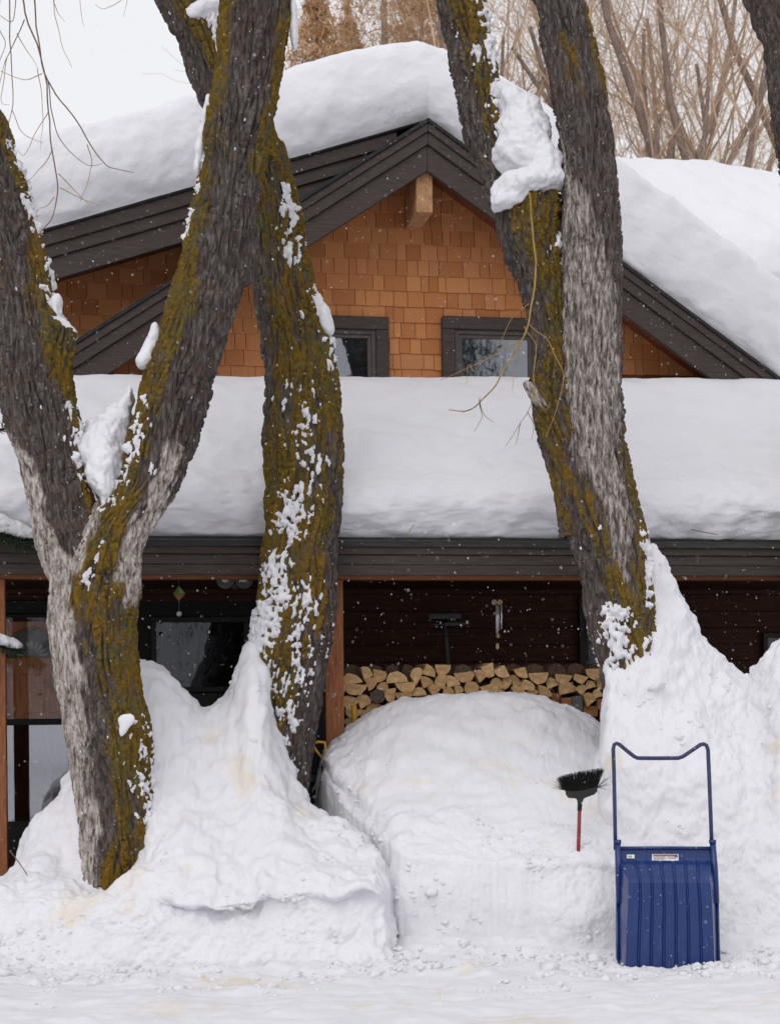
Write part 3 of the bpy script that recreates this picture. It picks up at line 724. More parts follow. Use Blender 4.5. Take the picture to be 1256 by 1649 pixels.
def limb(name, parent, keys, seed, moss=(), pale=(), pale_k=1.0, amp=.034, snow=None, res=.0078, flat_top=False, twist=0.0):
    Kc = [P(a, b, d) for a, b, h, d in keys]
    L = sum(np.linalg.norm(np.subtract(Kc[i+1], Kc[i])) for i in range(len(Kc) - 1))
    nv = max(24, int(L / (res * 1.25)))
    C, r, py, s = interp_keys(keys, nv)
    nu = int(max(28, 2 * math.pi * r.mean() / res))
    T = np.gradient(C, axis=0); T /= np.linalg.norm(T, axis=1)[:, None]
    X = np.cross(np.array([0, 1.0, 0]), T); X /= np.linalg.norm(X, axis=1)[:, None]
    Yv = np.cross(T, X)
    th = np.linspace(0, 2 * math.pi, nu, endpoint=False); th = th - .38 * np.sin(th - 1.5 * math.pi)   # finer towards the street
    D = np.cos(th)[:, None, None] * X[None] + np.sin(th)[:, None, None] * Yv[None]
    # cylinder coordinates for bark that runs along the limb
    tw = s * twist
    cyl = np.stack([np.cos(th[:, None] + tw[None]) * r[None], np.sin(th[:, None] + tw[None]) * r[None], np.broadcast_to(s[None], (nu, nv))], -1) + seed * 3.7
    q = cyl * np.array([1, 1, .15])
    wv = np.stack([perlin(q * 9 + 5), perlin(q * 9 + 50), perlin(q * 9 + 90)], -1) * .022
    q1 = q + wv
    n1 = np.abs(perlin(q1 * 19)); n2 = np.abs(perlin(q1 * np.array([1, 1, 1.6]) * 36 + 7)); n3 = perlin(cyl * 55)
    brk = np.abs(perlin(cyl * np.array([8, 8, 15]) + 61 + 2 * wv))          # cross cracks between plates
    crack = np.exp(-(n1 / .24) ** 2); crack2 = np.exp(-(n2 / .24) ** 2); crack3 = np.exp(-(brk / .08) ** 2)
    pick = .5 + .5 * sstep(-.3, .35, perlin(cyl * np.array([6, 6, 2.5]) + 40))
    plates = 1 - np.maximum(crack * pick, .6 * crack3 * pick); fine = 1 - crack2
    side = np.broadcast_to(np.cos(th)[:, None], (nu, nv)) + .30 * fbm(cyl * np.array([3, 3, 1.6]), 3) + .16 * perlin(cyl * np.array([22, 22, 5]))
    pyj = np.broadcast_to(py[None], (nu, nv)) + 40 * perlin(cyl * 4 + 2)
    mo = sstep(-.32, .28, band(moss, pyj, side)) if moss else np.zeros((nu, nv))
    pa = sstep(-.28, .24, band(pale, pyj, side)) if pale else np.zeros((nu, nv))
    a = amp * (1 - .35 * pa)
    disp = a * (plates + fine * .45 - 1.15 + .30 * perlin(cyl * np.array([14, 14, 6]) + 90) + .3 * np.clip(n1, 0, .6)) + .003 * n3 + mo * .003 * perlin(cyl * 38 + 9)
    lobes = 1 + .05 * fbm(np.stack([np.cos(th)[:, None] * 1.1 + 0 * s[None], np.sin(th)[:, None] * 1.1 + 0 * s[None], s[None] * 1.1 + 0 * th[:, None]], -1) + seed * 9.1, 3)
    rr = r[None] * lobes + disp
    if flat_top:
        e = sstep(s[-1] - .012, s[-1], s)[None]; rr = rr * (1 - e) + .02 * e
    G = C[None] + D * rr[..., None]
    if flat_top:      # broken end: splintered rim
        zz = np.clip((s - (s[-1] - .12)) / .12, 0, 1)[None]
        G = G + T[None] * (zz * (.03 * perlin(cyl * 26) + .02 * perlin(cyl * 9)))[..., None]
    me = mesh_np(name, G.reshape(-1, 3), grid_faces(nu, nv, True))
    ca_ = me.color_attributes.new('bark', 'FLOAT_COLOR', 'POINT')
    colr = np.zeros((nu * nv, 4)); hgt = (plates * .7 + fine * .3)
    colr[:, 0] = (mo * (.40 + .60 * sstep(.25, .8, hgt))).ravel(); colr[:, 1] = pa.ravel() * pale_k; colr[:, 2] = hgt.ravel(); colr[:, 3] = 1
    ca_.data.foreach_set('color', colr.ravel())
    o = link(name, me, BARK, parent)
    if snow:                                   # snow that clings to the bark, a rough crust with its own thickness
        cov = np.full((nu, nv), -1.0)
        sd0 = np.cos(th)[:, None]; fr0 = -np.sin(th)[:, None]
        pyg = np.broadcast_to(py[None], (nu, nv))
        for (ya, yb, sc, sw, amt) in snow:
            ry = np.minimum(sstep(ya - 40, ya + 40, pyg), 1 - sstep(yb - 40, yb + 40, pyg))
            ws = np.exp(-((sd0 - sc) / sw) ** 2)
            cov = np.maximum(cov, ry * ws * amt - (1 - ry) * 1.0)
        b1 = fbm(cyl * np.array([10, 10, 7]) + 77, 3); b2 = fbm(cyl * np.array([30, 30, 22]) + 31, 3)
        m = cov - .86 + .50 * b1 + .66 * b2
        th_ = np.clip(m, -.2, .4) * .075 - .002
        Gs = C[None] + D * (r[None] * lobes + amp * .12 + th_ + .004 * perlin(cyl * 45))[..., None]
        F_ = grid_faces(nu, nv, True)
        keep = (m.ravel()[F_] > -.12).any(1)
        F_ = F_[keep]
        if len(F_):
            idx, inv = np.unique(F_, return_inverse=True)
            so_ = link('clinging_snow', mesh_np('clinging_snow', Gs.reshape(-1, 3)[idx], inv.reshape(-1, 4)), SNOW, parent)
            so_['kind'] = 'stuff'
    return o
def twig(mb, pts, r0, r1, n=5):
    pts = np.array(pts); t = np.linspace(0, len(pts) - 1, max(8, 6 * len(pts)))
    c = catmull(pts, t)
    c = c + np.stack([.012 * perlin(c * 6 + k * 20) for k in range(3)], -1)
    mb.tube([tuple(a) for a in c], [r0 + (r1 - r0) * k / (len(c) - 1) for k in range(len(c))], n)
TWIG = plain('twig_yellow', (0.30, 0.19, 0.055), .6, .3, var=.3, scale=30)
TWIGD = plain('twig_brown', (0.16, 0.105, 0.07), .7, .2, var=.35, scale=30)

# left tree: trunk with right limb, left limb, broken stub, hanging twigs
ta = empty('willow_tree', P(192, 1490, 11.45)); tag(ta, 'forked mossy tree at the left with pale peeling bark', 'tree')
def under(root, fn, *a, **k):
    """build in world space, then hang under root keeping the place"""
    before = set(bpy.data.objects); fn(*a, **k)
    for o in set(bpy.data.objects) - before:
        if o.parent is None or o.parent == root:
            o.parent = root; o.matrix_parent_inverse = Matrix.Translation(-Vector(root.location))
YA = 11.45
A_main = [(196,1560,70,YA),(193,1420,63,YA),(192,1351,64,YA),(182,1258,64,YA),(176,1192,70,YA),(163,1126,68,YA),(154,1071,69,YA),(150,1000,71,YA),(156,936,74,YA),(176,870,64,YA),(214,815,55,YA),(240,770,53,YA),(258,716,56,YA),(287,614,56,YA),(322,500,56,YA),(341,441,56,YA),(360,346,53,YA),(374,270,52,YA),(382,205,57,YA),(399,117,54,YA),(408,51,57,YA),(414,0,58,YA),(428,-150,56,YA)]
under(ta, limb, 'trunk', None, A_main, 1.0,
      moss=[[(1480,-.2,1.2),(1250,-.1,1.2),(1100,.0,1.2),(1000,-.02,1.2),(930,-.25,.75),(870,-.6,.45),(800,-1.2,.15),(700,-1.3,.0),(500,-1.3,-.12),(350,-1.3,-.2),(200,-1.3,-.4),(0,-1.3,-.7)], [(240, .55, 1.3), (120, .7, 1.3), (0, .8, 1.3)]],
      pale=[[(1500,-1.3,-.35),(1250,-1.3,-.55),(1100,-1.3,-.42),(1000,-1.3,-.12),(930,-1.3,-.2),(860,-1.4,-.7)], [(1000,.95,1.3),(950,.62,1.3),(880,.45,1.2),(800,.35,.9),(740,.5,.8)]],
      snow=[(860, 960, .0, .35, .72), (640, 860, -.65, .35, .78), (1150, 1340, .85, .3, .7), (150, 420, -1.0, .18, .75)], twist=.15)
A_left = [(150,1010,50,YA),(136,930,56,YA),(112,860,58,YA-.02),(98,805,54,YA-.02),(90,770,53,YA),(79,716,56,YA),(64,660,60,YA),(54,600,61,YA),(52,553,60,YA),(38,502,54,YA),(22,430,55,YA),(-3,326,54,YA),(-28,245,53,YA),(-50,183,52,YA),(-95,60,50,YA),(-150,-150,48,YA)]
under(ta, limb, 'limb', None, A_left, 2.0,
      moss=[[(900,.55,1.3),(800,.72,1.3),(700,.75,1.3),(620,.55,1.3),(540,.25,1.3),(470,.35,1.3),(400,.5,1.3),(250,.55,1.3),(100,.5,1.3)]],
      pale=[[(1010,-1.3,.3),(900,-1.3,.15),(850,-1.3,-.2),(750,-1.3,-.55),(690,-1.3,-.72),(630,-1.3,-1.2)]],
      snow=[(640, 830, .95, .25, .68), (220, 560, 1.0, .18, .72)])
under(ta, limb, 'stub', None, [(62,640,34,YA-.05),(82,590,33,YA-.05),(95,555,27,YA-.05),(101,528,22,YA-.05)], 3.0, moss=[[(700,-1.3,1.3),(500,-1.3,1.3)]], flat_top=True)
def hanging():
    # the out-of-frame branch that carries the hanging twigs
    limb('branch', None, [(-95,60,22,11.4),(-50,-60,20,11.2),(10,-130,16,11.0),(90,-170,12,10.9),(200,-190,8,10.8),(330,-200,5,10.7)], 4.0, amp=.006, res=.02)
    specs = [  # main hanging shoots (picture points, depth)
     ([(30,-130),(36,0),(70,110),(82,230),(92,310),(85,345),(68,372),(56,388)], 11.0, .0065),
     ([(48,-150),(55,0),(72,120),(120,190),(150,240),(172,265),(190,272),(216,280)], 11.0, .006),
     ([(76,130),(90,210),(110,240),(140,265),(165,262)], 11.0, .004),
     ([(92,278),(120,305),(152,335)], 11.0, .0035),
     ([(95,300),(125,315),(166,332)], 11.0, .0035),
     ([(140,232),(147,260),(142,290),(130,322)], 11.0, .0035),
     ([(84,240),(70,265),(48,290),(26,296)], 11.0, .0035),
     ([(88,318),(75,330),(60,334)], 11.0, .003),
     ([(20,-120),(14,40),(20,120),(18,180),(4,240)], 10.9, .005),
     ([(10,-100),(-4,30),(8,70),(-10,130)], 10.9, .004),
     ([(40,30),(22,70),(10,96),(-6,150)], 11.0, .004),
     ([(26,52),(45,85),(62,110)], 11.0, .0035), ([(68,118),(40,128),(-5,112)], 11.0, .0035),
     ([(30,-60),(20,30),(-6,20)], 10.9, .004),
     ([(84,-160),(86,0),(100,70),(114,108)], 11.1, .0035), ([(86,0),(94,20),(104,34)], 11.1, .003), ([(130,-170),(128,0),(134,42)], 11.1, .003),
     ([(210,-180),(205,-20),(170,12),(154,6)], 10.9, .003), ([(205,-10),(204,0),(198,26)], 10.9, .0025),
     ([(78,180),(58,212),(40,250),(28,240)], 11.0, .003), ([(60,110),(70,180),(66,240)], 11.0, .003),
     ([(18,176),(34,210),(60,226),(70,230)], 11.0, .003), ([(12,90),(2,160),(14,168)], 11.0, .003)]
    for pts, Y, r in specs:
        mb = MB(); twig(mb, [P(x, y, Y + .05 * math.sin(i * 1.7)) for i, (x, y) in enumerate(pts)], r, r * .35); mb.build('twig', TWIG if r < .004 else TWIGD, None)
under(ta, hanging)

# middle tree, leaning left behind the first
YB = 12.55
tb = empty('willow_tree', P(440, 1480, YB)); tag(tb, 'leaning moss-covered tree flecked with snow between door and firewood', 'tree')
B_keys = [(428,1500,60,YB),(436,1380,57,YB),(441,1278,56,YB),(447,1199,58,YB),(458,1118,61,YB),(471,1032,64,YB),(479,983,64,YB),(483,880,59,YB),(486,820,60,YB),(487,711,63,YB),(484,604,58,YB),(474,537,56,YB),(459,476,52,YB),(446,400,47,YB),(442,356,48,YB),(419,270,49,YB),(399,219,49,YB),(380,181,49,YB),(362,143,49,YB),(344,92,49,YB),(327,46,50,YB),(304,0,54,YB),(240,-130,54,YB)]
under(tb, limb, 'trunk', None, B_keys, 5.0,
      moss=[[(1500,-1.3,.05),(1200,-1.3,.25),(1000,-1.3,.62),(850,-1.3,.9),(700,-.95,1.0),(500,-.72,1.3),(420,-.6,1.3),(300,-.9,1.3),(150,-.3,1.3),(0,-.4,1.3)]],
      snow=[(300, 460, .6, .4, .82), (440, 640, .95, .25, .7), (600, 800, .15, .6, .66), (760, 900, -.1, .6, .86), (880, 1000, -.45, .5, 1.06), (960, 1110, -.75, .45, 1.35), (1080, 1290, -.55, .4, 1.15), (900, 1250, .25, .5, .72), (-60, 150, .4, .4, .95)], twist=-.1)

# right tree: two stems from one leaning trunk
YC = 12.0
tc = empty('willow_tree', P(1005, 1200, YC)); tag(tc, 'two-stemmed leaning tree at the right with grey bark and snowy stub', 'tree')
C2 = [(1062,1280,46,YC),(1040,1160,48,YC),(1017,1080,52,YC),(1000,1000,56,YC),(987,900,60,YC),(964,800,63,YC),(955,735,57,YC),(953,660,50,YC),(952,600,48,YC),(953,500,48,YC),(953,400,49,YC),(950,320,46,YC),(946,250,44,YC),(936,170,44,YC),(923,100,44,YC),(900,0,41,YC),(868,-150,40,YC)]
under(tc, limb, 'trunk', None, C2, 6.0,
      moss=[[(1150,-.6,.9),(1050,-.45,.8),(980,-.5,.4),(900,-.62,.0),(800,-.8,-.25),(740,-1.0,-.55),(690,-1.3,-.85)], [(1150,.3,1.3),(1000,.4,1.3),(900,.5,1.3),(800,.72,1.3),(700,.9,1.3)], [(230,1.2,1.3),(150,.6,1.3),(100,.4,1.3),(40,.7,1.3),(-40,1.1,1.3)], [(190,-.3,-.5),(130,-.5,-.1),(90,-.5,.0),(50,-.2,-.5)]],
      pale=[[(930,-.1,.35),(850,-.2,.6),(740,-.4,.85),(600,-1.3,.9),(450,-1.0,.85),(360,-1.3,.1),(290,-1.3,-.6),(210,-1.3,-1.2)]],
      pale_k=.52, snow=[(960, 1090, -.3, .6, 1.0), (820, 1010, .85, .25, .78), (1000, 1090, .5, .4, .8)], twist=.05)
C1s = [(945,860,42,YC+.02),(930,760,44,YC+.02),(906,690,44,YC+.03),(893,640,40,YC+.05),(896,567,34,YC+.1),(884,490,38,YC+.12),(872,440,44,YC+.12),(853,370,54,YC+.1),(850,335,54,YC+.08),(853,306,50,YC+.06)]
under(tc, limb, 'broken_limb', None, C1s, 7.0, moss=[[(860,-.9,1.3),(600,-.85,1.3),(400,-.5,1.3),(280,-.7,1.3)]], snow=[(380, 520, .8, .3, .85)], flat_top=True, twist=.2)
C1u = [(868,440,36,YC+.2),(846,370,38,YC+.2),(815,304,36,YC+.2),(798,253,34,YC+.2),(778,202,34,YC+.2),(766,121,38,YC+.2),(754,60,37,YC+.2),(742,0,38,YC+.2),(712,-150,36,YC+.2)]
under(tc, limb, 'limb', None, C1u, 8.0, moss=[[(440,-.4,1.3),(300,-.2,1.3),(150,-.6,1.3),(-100,-.6,1.3)]], snow=[(-100, 300, .75, .35, .8), (60, 140, .2, .7, .75)])
under(tc, limb, 'knob', None, [(888,655,26,YC-.02),(868,630,24,YC-.06),(853,611,17,YC-.1)], 9.0, moss=[[(700,-.2,1.3),(560,-.2,1.3)]], pale=[[(700,-1.3,-.3),(560,-1.3,-.3)]], flat_top=True)
def sprout():
    Ys = YC - .5
    specs = [([(852,310),(857,360),(861,420),(858,480),(846,535),(822,578),(795,622),(768,652),(748,660),(724,659)], .0085, TWIG),
     ([(845,525),(862,555),(858,600),(861,640),(846,668),(832,690),(815,718)], .0048, TWIG),
     ([(850,520),(880,545),(896,580),(908,610),(898,650),(880,705)], .0048, TWIG),
     ([(838,548),(800,568),(760,590),(712,612)], .0042, TWIG), ([(852,490),(825,515),(808,545),(790,570)], .0035, TWIG),
     ([(838,545),(836,570),(830,595),(824,628)], .003, TWIG), ([(764,600),(754,588),(752,618)], .0025, TWIG),
     ([(772,645),(778,670),(764,695)], .003, TWIGD), ([(772,640),(782,668),(798,680)], .003, TWIGD), ([(757,657),(745,662)], .0025, TWIGD),
     ([(838,683),(834,698),(830,716)], .0028, TWIGD), ([(848,664),(860,685),(855,708)], .0028, TWIGD), ([(862,640),(880,660),(886,650)], .003, TWIG)]
    for pts, r, m in specs:
        mb = MB(); n = len(pts)
        twig(mb, [P(x, y, Ys + .12 * math.sin(i * .9)) if i else P(x, y, Ys + (.0)) for i, (x, y) in enumerate(pts)], r, r * .4); mb.build('twig', m, None)
under(tc, sprout)
# tree at the right edge
YD = 13.2
td = empty('willow_tree', P(1400, 1500, YD)); tag(td, 'dark trunk leaning in at the upper right edge', 'tree')
under(td, limb, 'trunk', None, [(1400,1540,60,YD),(1370,1200,56,YD),(1350,800,52,YD),(1325,450,48,YD),(1299,243,47,YD),(1286,167,47,YD),(1280,111,46,YD),(1272,66,46,YD),(1246,0,46,YD),(1190,-150,45,YD)], 10.0,
      moss=[[(1500,-.2,.4),(0,-.1,.3)]], res=.013)

# ------------------------------------------------------------------ loose snow lumps lodged in the trees
def lump(spec, label, seed, amp=.02, vox=.012):
    """spec: (px, py, Y, rx, ry, rz) ellipsoids in metres, fused to one lump"""
    mb = MB()
    ch = np.array(spec, float)
    if len(ch) > 1: ch = np.stack([np.interp(np.linspace(0, len(ch) - 1, 4 * len(ch) - 3), np.arange(len(ch)), ch[:, k]) for k in range(6)], 1)
    for x, y, Y, a, b, c in ch: mb.sphere(tuple(P(x, y, Y)), 1.0, 3, (a, b, c))
    me = bpy.data.meshes.new('tmp'); mb.bm.to_mesh(me); mb.bm.free()
    o = bpy.data.objects.new('tmp', me); COL.objects.link(o)
    md = o.modifiers.new('r', 'REMESH'); md.mode = 'VOXEL'; md.voxel_size = vox
    sm = o.modifiers.new('s', 'SMOOTH'); sm.iterations = 14; sm.factor = .6
    dg = bpy.context.evaluated_depsgraph_get(); dg.update()
    m2 = bpy.data.meshes.new_from_object(o.evaluated_get(dg)); bpy.data.objects.remove(o)
    m2.name = 'snow_lump'
    n = len(m2.vertices); co = np.zeros(n * 3); m2.vertices.foreach_get('co', co); co = co.reshape(-1, 3)
    no = np.zeros(n * 3); m2.vertices.foreach_get('normal', no); no = no.reshape(-1, 3)
    co = co + no * (1.1 * amp * fbm(co * 6 + seed, 4, .45) + .45 * amp * (np.abs(fbm(co * 9 + seed, 3)) * 1.6 - .4) + amp * .2 * fbm(co * 30 + seed, 3))[:, None]
    m2.vertices.foreach_set('co', co.ravel()); m2.polygons.foreach_set('use_smooth', np.ones(len(m2.polygons), bool)); m2.update()
    m2.materials.clear()
    return tag(link('snow_lump', m2, SNOW), label, 'snow')
lump([(173,814,11.42,.04,.14,.06),(171,780,11.45,.10,.24,.1),(168,745,11.5,.15,.26,.10),(168,712,11.56,.18,.24,.09),(176,688,11.58,.16,.2,.08),(198,668,11.5,.07,.12,.09),(210,640,11.47,.025,.07,.09)], 'wedge of snow packed in the fork of the left tree', 3, .03)
lump([(800,330,11.9,.05,.1,.05),(815,318,11.92,.10,.14,.07),(845,298,11.96,.2,.22,.08),(880,292,12.02,.14,.2,.1),(868,262,12.05,.18,.2,.12),(838,245,12.05,.2,.2,.16),(845,212,12.08,.18,.18,.15),(838,180,12.1,.15,.16,.12),(820,158,12.12,.08,.12,.08),(806,142,12.14,.04,.08,.05)], 'tall pillow of snow on the broken limb of the right tree', 5, .03)
lump([(240,568,11.4,.05,.08,.09),(230,582,11.4,.055,.08,.06),(250,540,11.4,.035,.06,.10)], 'hanging snow lump on the left side of the slanting limb', 7, .012)
lump([(522,512,12.5,.05,.1,.11),(530,532,12.5,.04,.08,.05),(512,488,12.5,.035,.08,.08)], 'small snow pad on the right edge of the middle trunk', 9, .012)
lump([(92,488,11.42,.045,.07,.075),(86,512,11.38,.03,.05,.06),(108,530,11.42,.04,.05,.04),(118,540,11.42,.025,.04,.03)], 'snow tuft on the stub of the left limb', 11, .012)
lump([(318,268,11.4,.035,.07,.07),(336,166,11.42,.03,.06,.07),(327,220,11.44,.02,.04,.12)], 'narrow snow strip on the upper left edge of the slanting limb', 13, .01)
lump([(200,1160,11.17,.045,.03,.05),(210,1157,11.17,.04,.03,.04),(196,1178,11.17,.025,.025,.045)], 'white snow blob stuck on the front of the left trunk', 15, .01)
lump([(472,20,11.45,.03,.08,.10),(474,60,11.47,.028,.06,.1)], 'sliver of snow behind the top of the slanting limb', 19, .01)
lump([(320,20,12.4,.12,.1,.07),(345,8,12.4,.1,.1,.06)], 'snow patch on the upper fork of the middle tree', 21, .02)
for x, y, Y, k, r in ((690, 1575, 10.2, 1, .07), (400, 1600, 9.95, 2, .11), (560, 1578, 10.2, 3, .06), (150, 1572, 10.25, 4, .08), (860, 1585, 10.1, 5, .06), (1190, 1575, 10.3, 6, .09)):
    pass

# ------------------------------------------------------------------ blue snow scoop
def blue_mat():
    m, nt, b = new_mat('blue_plastic')
    c = coords(nt); cs = coords(nt, (14, 3, 1))
    n = noise(nt, cs, 9, 4, .6); n2 = noise(nt, c, 5, 3)
    base = mixc(nt, n2, (0.006, 0.024, 0.118), (0.009, 0.034, 0.155))
    col = mixc(nt, ramp(nt, n, [(0.58, (0, 0, 0)), (0.78, (.38, .38, .38))]), base, (0.16, 0.19, 0.32))
    nt.links.new(col, b.inputs['Base Color']); b.inputs['Roughness'].default_value = .2; b.inputs['Specular IOR Level'].default_value = .5
    bump(nt, b, n, .1, .004)
    return m
BLUE = blue_mat()
DBLUE = plain('painted_tube', (0.018, 0.024, 0.085), .35, .5, var=.2)
LEAN = .12      # metres back per metre up
SY = 10.38
scoop = empty('snow_scoop', P(1075, 1560, SY)); tag(scoop, 'blue plastic sleigh shovel standing upright against the snow', 'snow scoop')
sz0 = scoop.location.z
def sp(zx, zy, dd=0.0):
    """scoop-zoom pixel -> local point on its leaning plane, dd towards the viewer"""
    px, py = 960 + zx / 4.1208, 1180 + zy / 4.1208
    y = SY
    for _ in range(4):
        p = P(px, py, y); y = SY + LEAN * (p[2] - sz0) + .14 - dd
    return Vector(P(px, py, y)) - scoop.location
hpts = [(128,780),(124,560),(118,250),(113,110),(120,80),(136,72),(155,80),(205,122),(250,158),(275,170),(400,171),(545,170),(575,160),(620,130),(690,82),(712,76),(732,86),(742,115),(750,300),(760,560),(768,780)]
MB().tube([sp(x, y, .012) for x, y in hpts], .0125, 10).build('handle', DBLUE, scoop)
for L_ in ([(142,715),(148,900),(150,1135)], [(772,715),(786,900),(800,1135)]):
    mb = MB(); mb.tube([sp(x, y, .018) for x, y in L_], [.019, .021, .017], 10); mb.tube([sp(L_[0][0], L_[0][1] - 2, .018), sp(L_[0][0] + .5, L_[0][1] + 22, .018)], .0235, 10); mb.build('handle_socket', BLUE, scoop)
# tray: rows of a lofted sheet (columns across, rows down); d is how far the pan stands out
def loft(rows, name, mat, thick=.006, parent=scoop):
    bm = bmesh.new(); vv = [[bm.verts.new(c) for c in r] for r in rows]
    for i in range(len(rows) - 1):
        for j in range(len(rows[0]) - 1): bm.faces.new((vv[i][j], vv[i+1][j], vv[i+1][j+1], vv[i][j+1]))
    me = bpy.data.meshes.new(name); bm.to_mesh(me); bm.free()
    o = link(name, me, mat, parent)
    md = o.modifiers.new('s', 'SOLIDIFY'); md.thickness = thick; md.offset = 0
    bv = o.modifiers.new('b', 'BEVEL'); bv.width = .006; bv.segments = 2; bv.limit_method = 'ANGLE'; bv.angle_limit = R(28)
    return o
def prow(y, xl, xr, xfl, xfr, d, dflange=0.0):
    """one row: left flange edge, pan corner, ribs across, pan corner, right flange edge"""
    pts = [sp(xfl, y, dflange), sp(xfl + 10, y, dflange)]
    pts += [sp(xl, y, d)]
    c = np.linspace(xl, xr, 8)
    wd = (xr - xl) / 7
    for k in range(1, 7):
        x = xl + wd * (k + .05) - wd * .05
        g = min(d * .6, .014)
        pts += [sp(x - wd*.16, y, d), sp(x - wd*.08, y, d - g), sp(x + wd*.08, y, d - g), sp(x + wd*.16, y, d)]
    pts += [sp(xr, y, d)]
    pts += [sp(xfr - 10, y, dflange), sp(xfr, y, dflange)]
    return pts
rows = [prow(772, 168, 755, 136, 790, .0), prow(838, 170, 757, 137, 794, .006), prow(850, 172, 758, 137, 795, .012), prow(975, 212, 752, 138, 801, .15), prow(1000, 216, 756, 138, 802, .162), prow(1150, 212, 768, 138, 806, .168), prow(1350, 203, 776, 139, 811, .168), prow(1540, 196, 782, 141, 815, .155), prow(1605, 194, 784, 165, 808, .145)]
loft(rows, 'pan', BLUE)
mb = MB(); mb.tube([sp(132, 768, .02), sp(450, 766, .02), sp(776, 768, .02)], .010, 8); mb.build('top_rim', BLUE, scoop)
mb = MB(); mb.tube([sp(140, 1135, .01), sp(140, 1500, .01), sp(165, 1548, .01)], .008, 8); mb.build('side_rim', BLUE, scoop)
mb = MB(); mb.tube([sp(806, 1135, .01), sp(816, 1520, .01), sp(806, 1556, .01)], .008, 8); mb.build('side_rim', BLUE, scoop)
# clips along the flange
for y in range(1175, 1520, 55):
    for x in (150, 803): MB().sphere(sp(x, y, .006), .012, 1, (1.2, .5, .5)).build('clip', BLUE, scoop)
def quad(x0, y0, x1, y1, d, name, mat, par):
    bm = bmesh.new(); f = bm.faces.new([bm.verts.new(sp(x, y, d)) for x, y in ((x0, y1), (x1, y1), (x1, y0), (x0, y0))])
    g = bmesh.ops.extrude_face_region(bm, geom=[f])
    for v in g['geom']:
        if isinstance(v, bmesh.types.BMVert): v.co.y -= .0012
    bmesh.ops.recalc_face_normals(bm, faces=bm.faces)
    me = bpy.data.meshes.new(name); bm.to_mesh(me); bm.free(); return link(name, me, mat, par)
WHITE = plain('label_white', (.75, .75, .74), .5, .3, var=.06, scale=40)
st = quad(370, 808, 546, 853, .016, 'sticker', WHITE, scoop)
quad(378, 811, 540, 823, .0178, 'red_band', plain('label_red', (.42, .03, .025), .5, .3, var=.3, scale=60), st)
INK = plain('label_ink', (.22, .22, .25), .6, .2)
for k, (a, b_) in enumerate(((380, 455), (380, 470), (380, 448), (478, 540), (478, 532))):
    y = 828 + (k % 3) * 8
    quad(a, y, b_, y + 3, .0178, 'print_line', INK, st)
quad(382, 814, 450, 820, .0192, 'print_line', INK, st); quad(460, 814, 505, 820, .0192, 'print_line', INK, st)
quad(520, 812, 540, 826, .0192, 'print_line', plain('label_blue', (.05, .08, .3), .5, .3), st)
s2 = quad(203, 811, 254, 836, .016, 'sticker', WHITE, scoop)
quad(214, 818, 222, 830, .0178, 'print_line', INK, s2); quad(226, 818, 236, 830, .0178, 'print_line', INK, s2)

# ------------------------------------------------------------------ broom stuck upside down in the snow
BY = 11.02
broom = empty('broom', P(930, 1405, BY)); tag(broom, 'black angle broom with red handle stuck head-up in the snow', 'broom')
def bp(zx, zy, dd=0.0): return Vector(P(860 + zx / 8.373, 1210 + zy / 8.373, BY - dd)) - broom.location
BLK = plain('black_plastic', (.012, .012, .014), .5, .4, var=.3)
BRI = plain('bristle', (.008, .008, .009), .6, .3, var=.4, scale=60)
MB().tube([bp(580, 1640), bp(594, 1390), bp(604, 1100), bp(614, 770)], .0125, 10).build('handle', plain('red_paint', (.24, .022, .018), .4, .4, var=.2), broom)
mb = MB(); mb.tube([bp(612, 800), bp(618, 700), bp(622, 640)], [.0155, .0165, .023], 10)
bm = mb.bm
outl = [(420,535),(428,590),(462,632),(560,640),(580,660),(660,655),(690,632),(815,585),(852,540),(858,480),(760,505),(620,540),(520,545)]
fa = [bm.verts.new(bp(x, y, .018)) for x, y in outl]; fb = [bm.verts.new(bp(x, y, -.018)) for x, y in outl]
bm.faces.new(fa); bm.faces.new(fb[::-1])
for i in range(len(outl)): bm.faces.new((fa[i], fb[i], fb[(i+1) % len(outl)], fa[(i+1) % len(outl)]))
bmesh.ops.recalc_face_normals(bm, faces=bm.faces); mb.build('head', BLK, broom)
mb = MB(); br_ = random.Random(4)
for k in range(760):
    t = br_.random()
    bx_ = 425 + 430 * t; by_ = 545 - 60 * max(0, (t - .45) / .55) + br_.uniform(-4, 8)
    tx = 300 + 640 * t + br_.gauss(0, 12); ty = 375 - 150 * t ** .55 + br_.uniform(-8, 45)
    if br_.random() < .05:
        if t > .6: tx, ty = br_.uniform(930, 1055), br_.uniform(300, 545); bx_, by_ = 855, 490
        elif t < .35: tx, ty = br_.uniform(240, 350), br_.uniform(385, 520); bx_, by_ = 425, 530
    d0, d1 = br_.uniform(-.015, .015), br_.uniform(-.03, .03)
    mb.tube([bp(bx_, by_, d0), bp(.5*(bx_+tx) + br_.gauss(0, 4), .5*(by_+ty), .5*(d0+d1)), bp(tx, ty, d1)], [.0016, .0014, .0008], 3, False)
mb.build('bristles', BRI, broom)['kind'] = 'stuff'

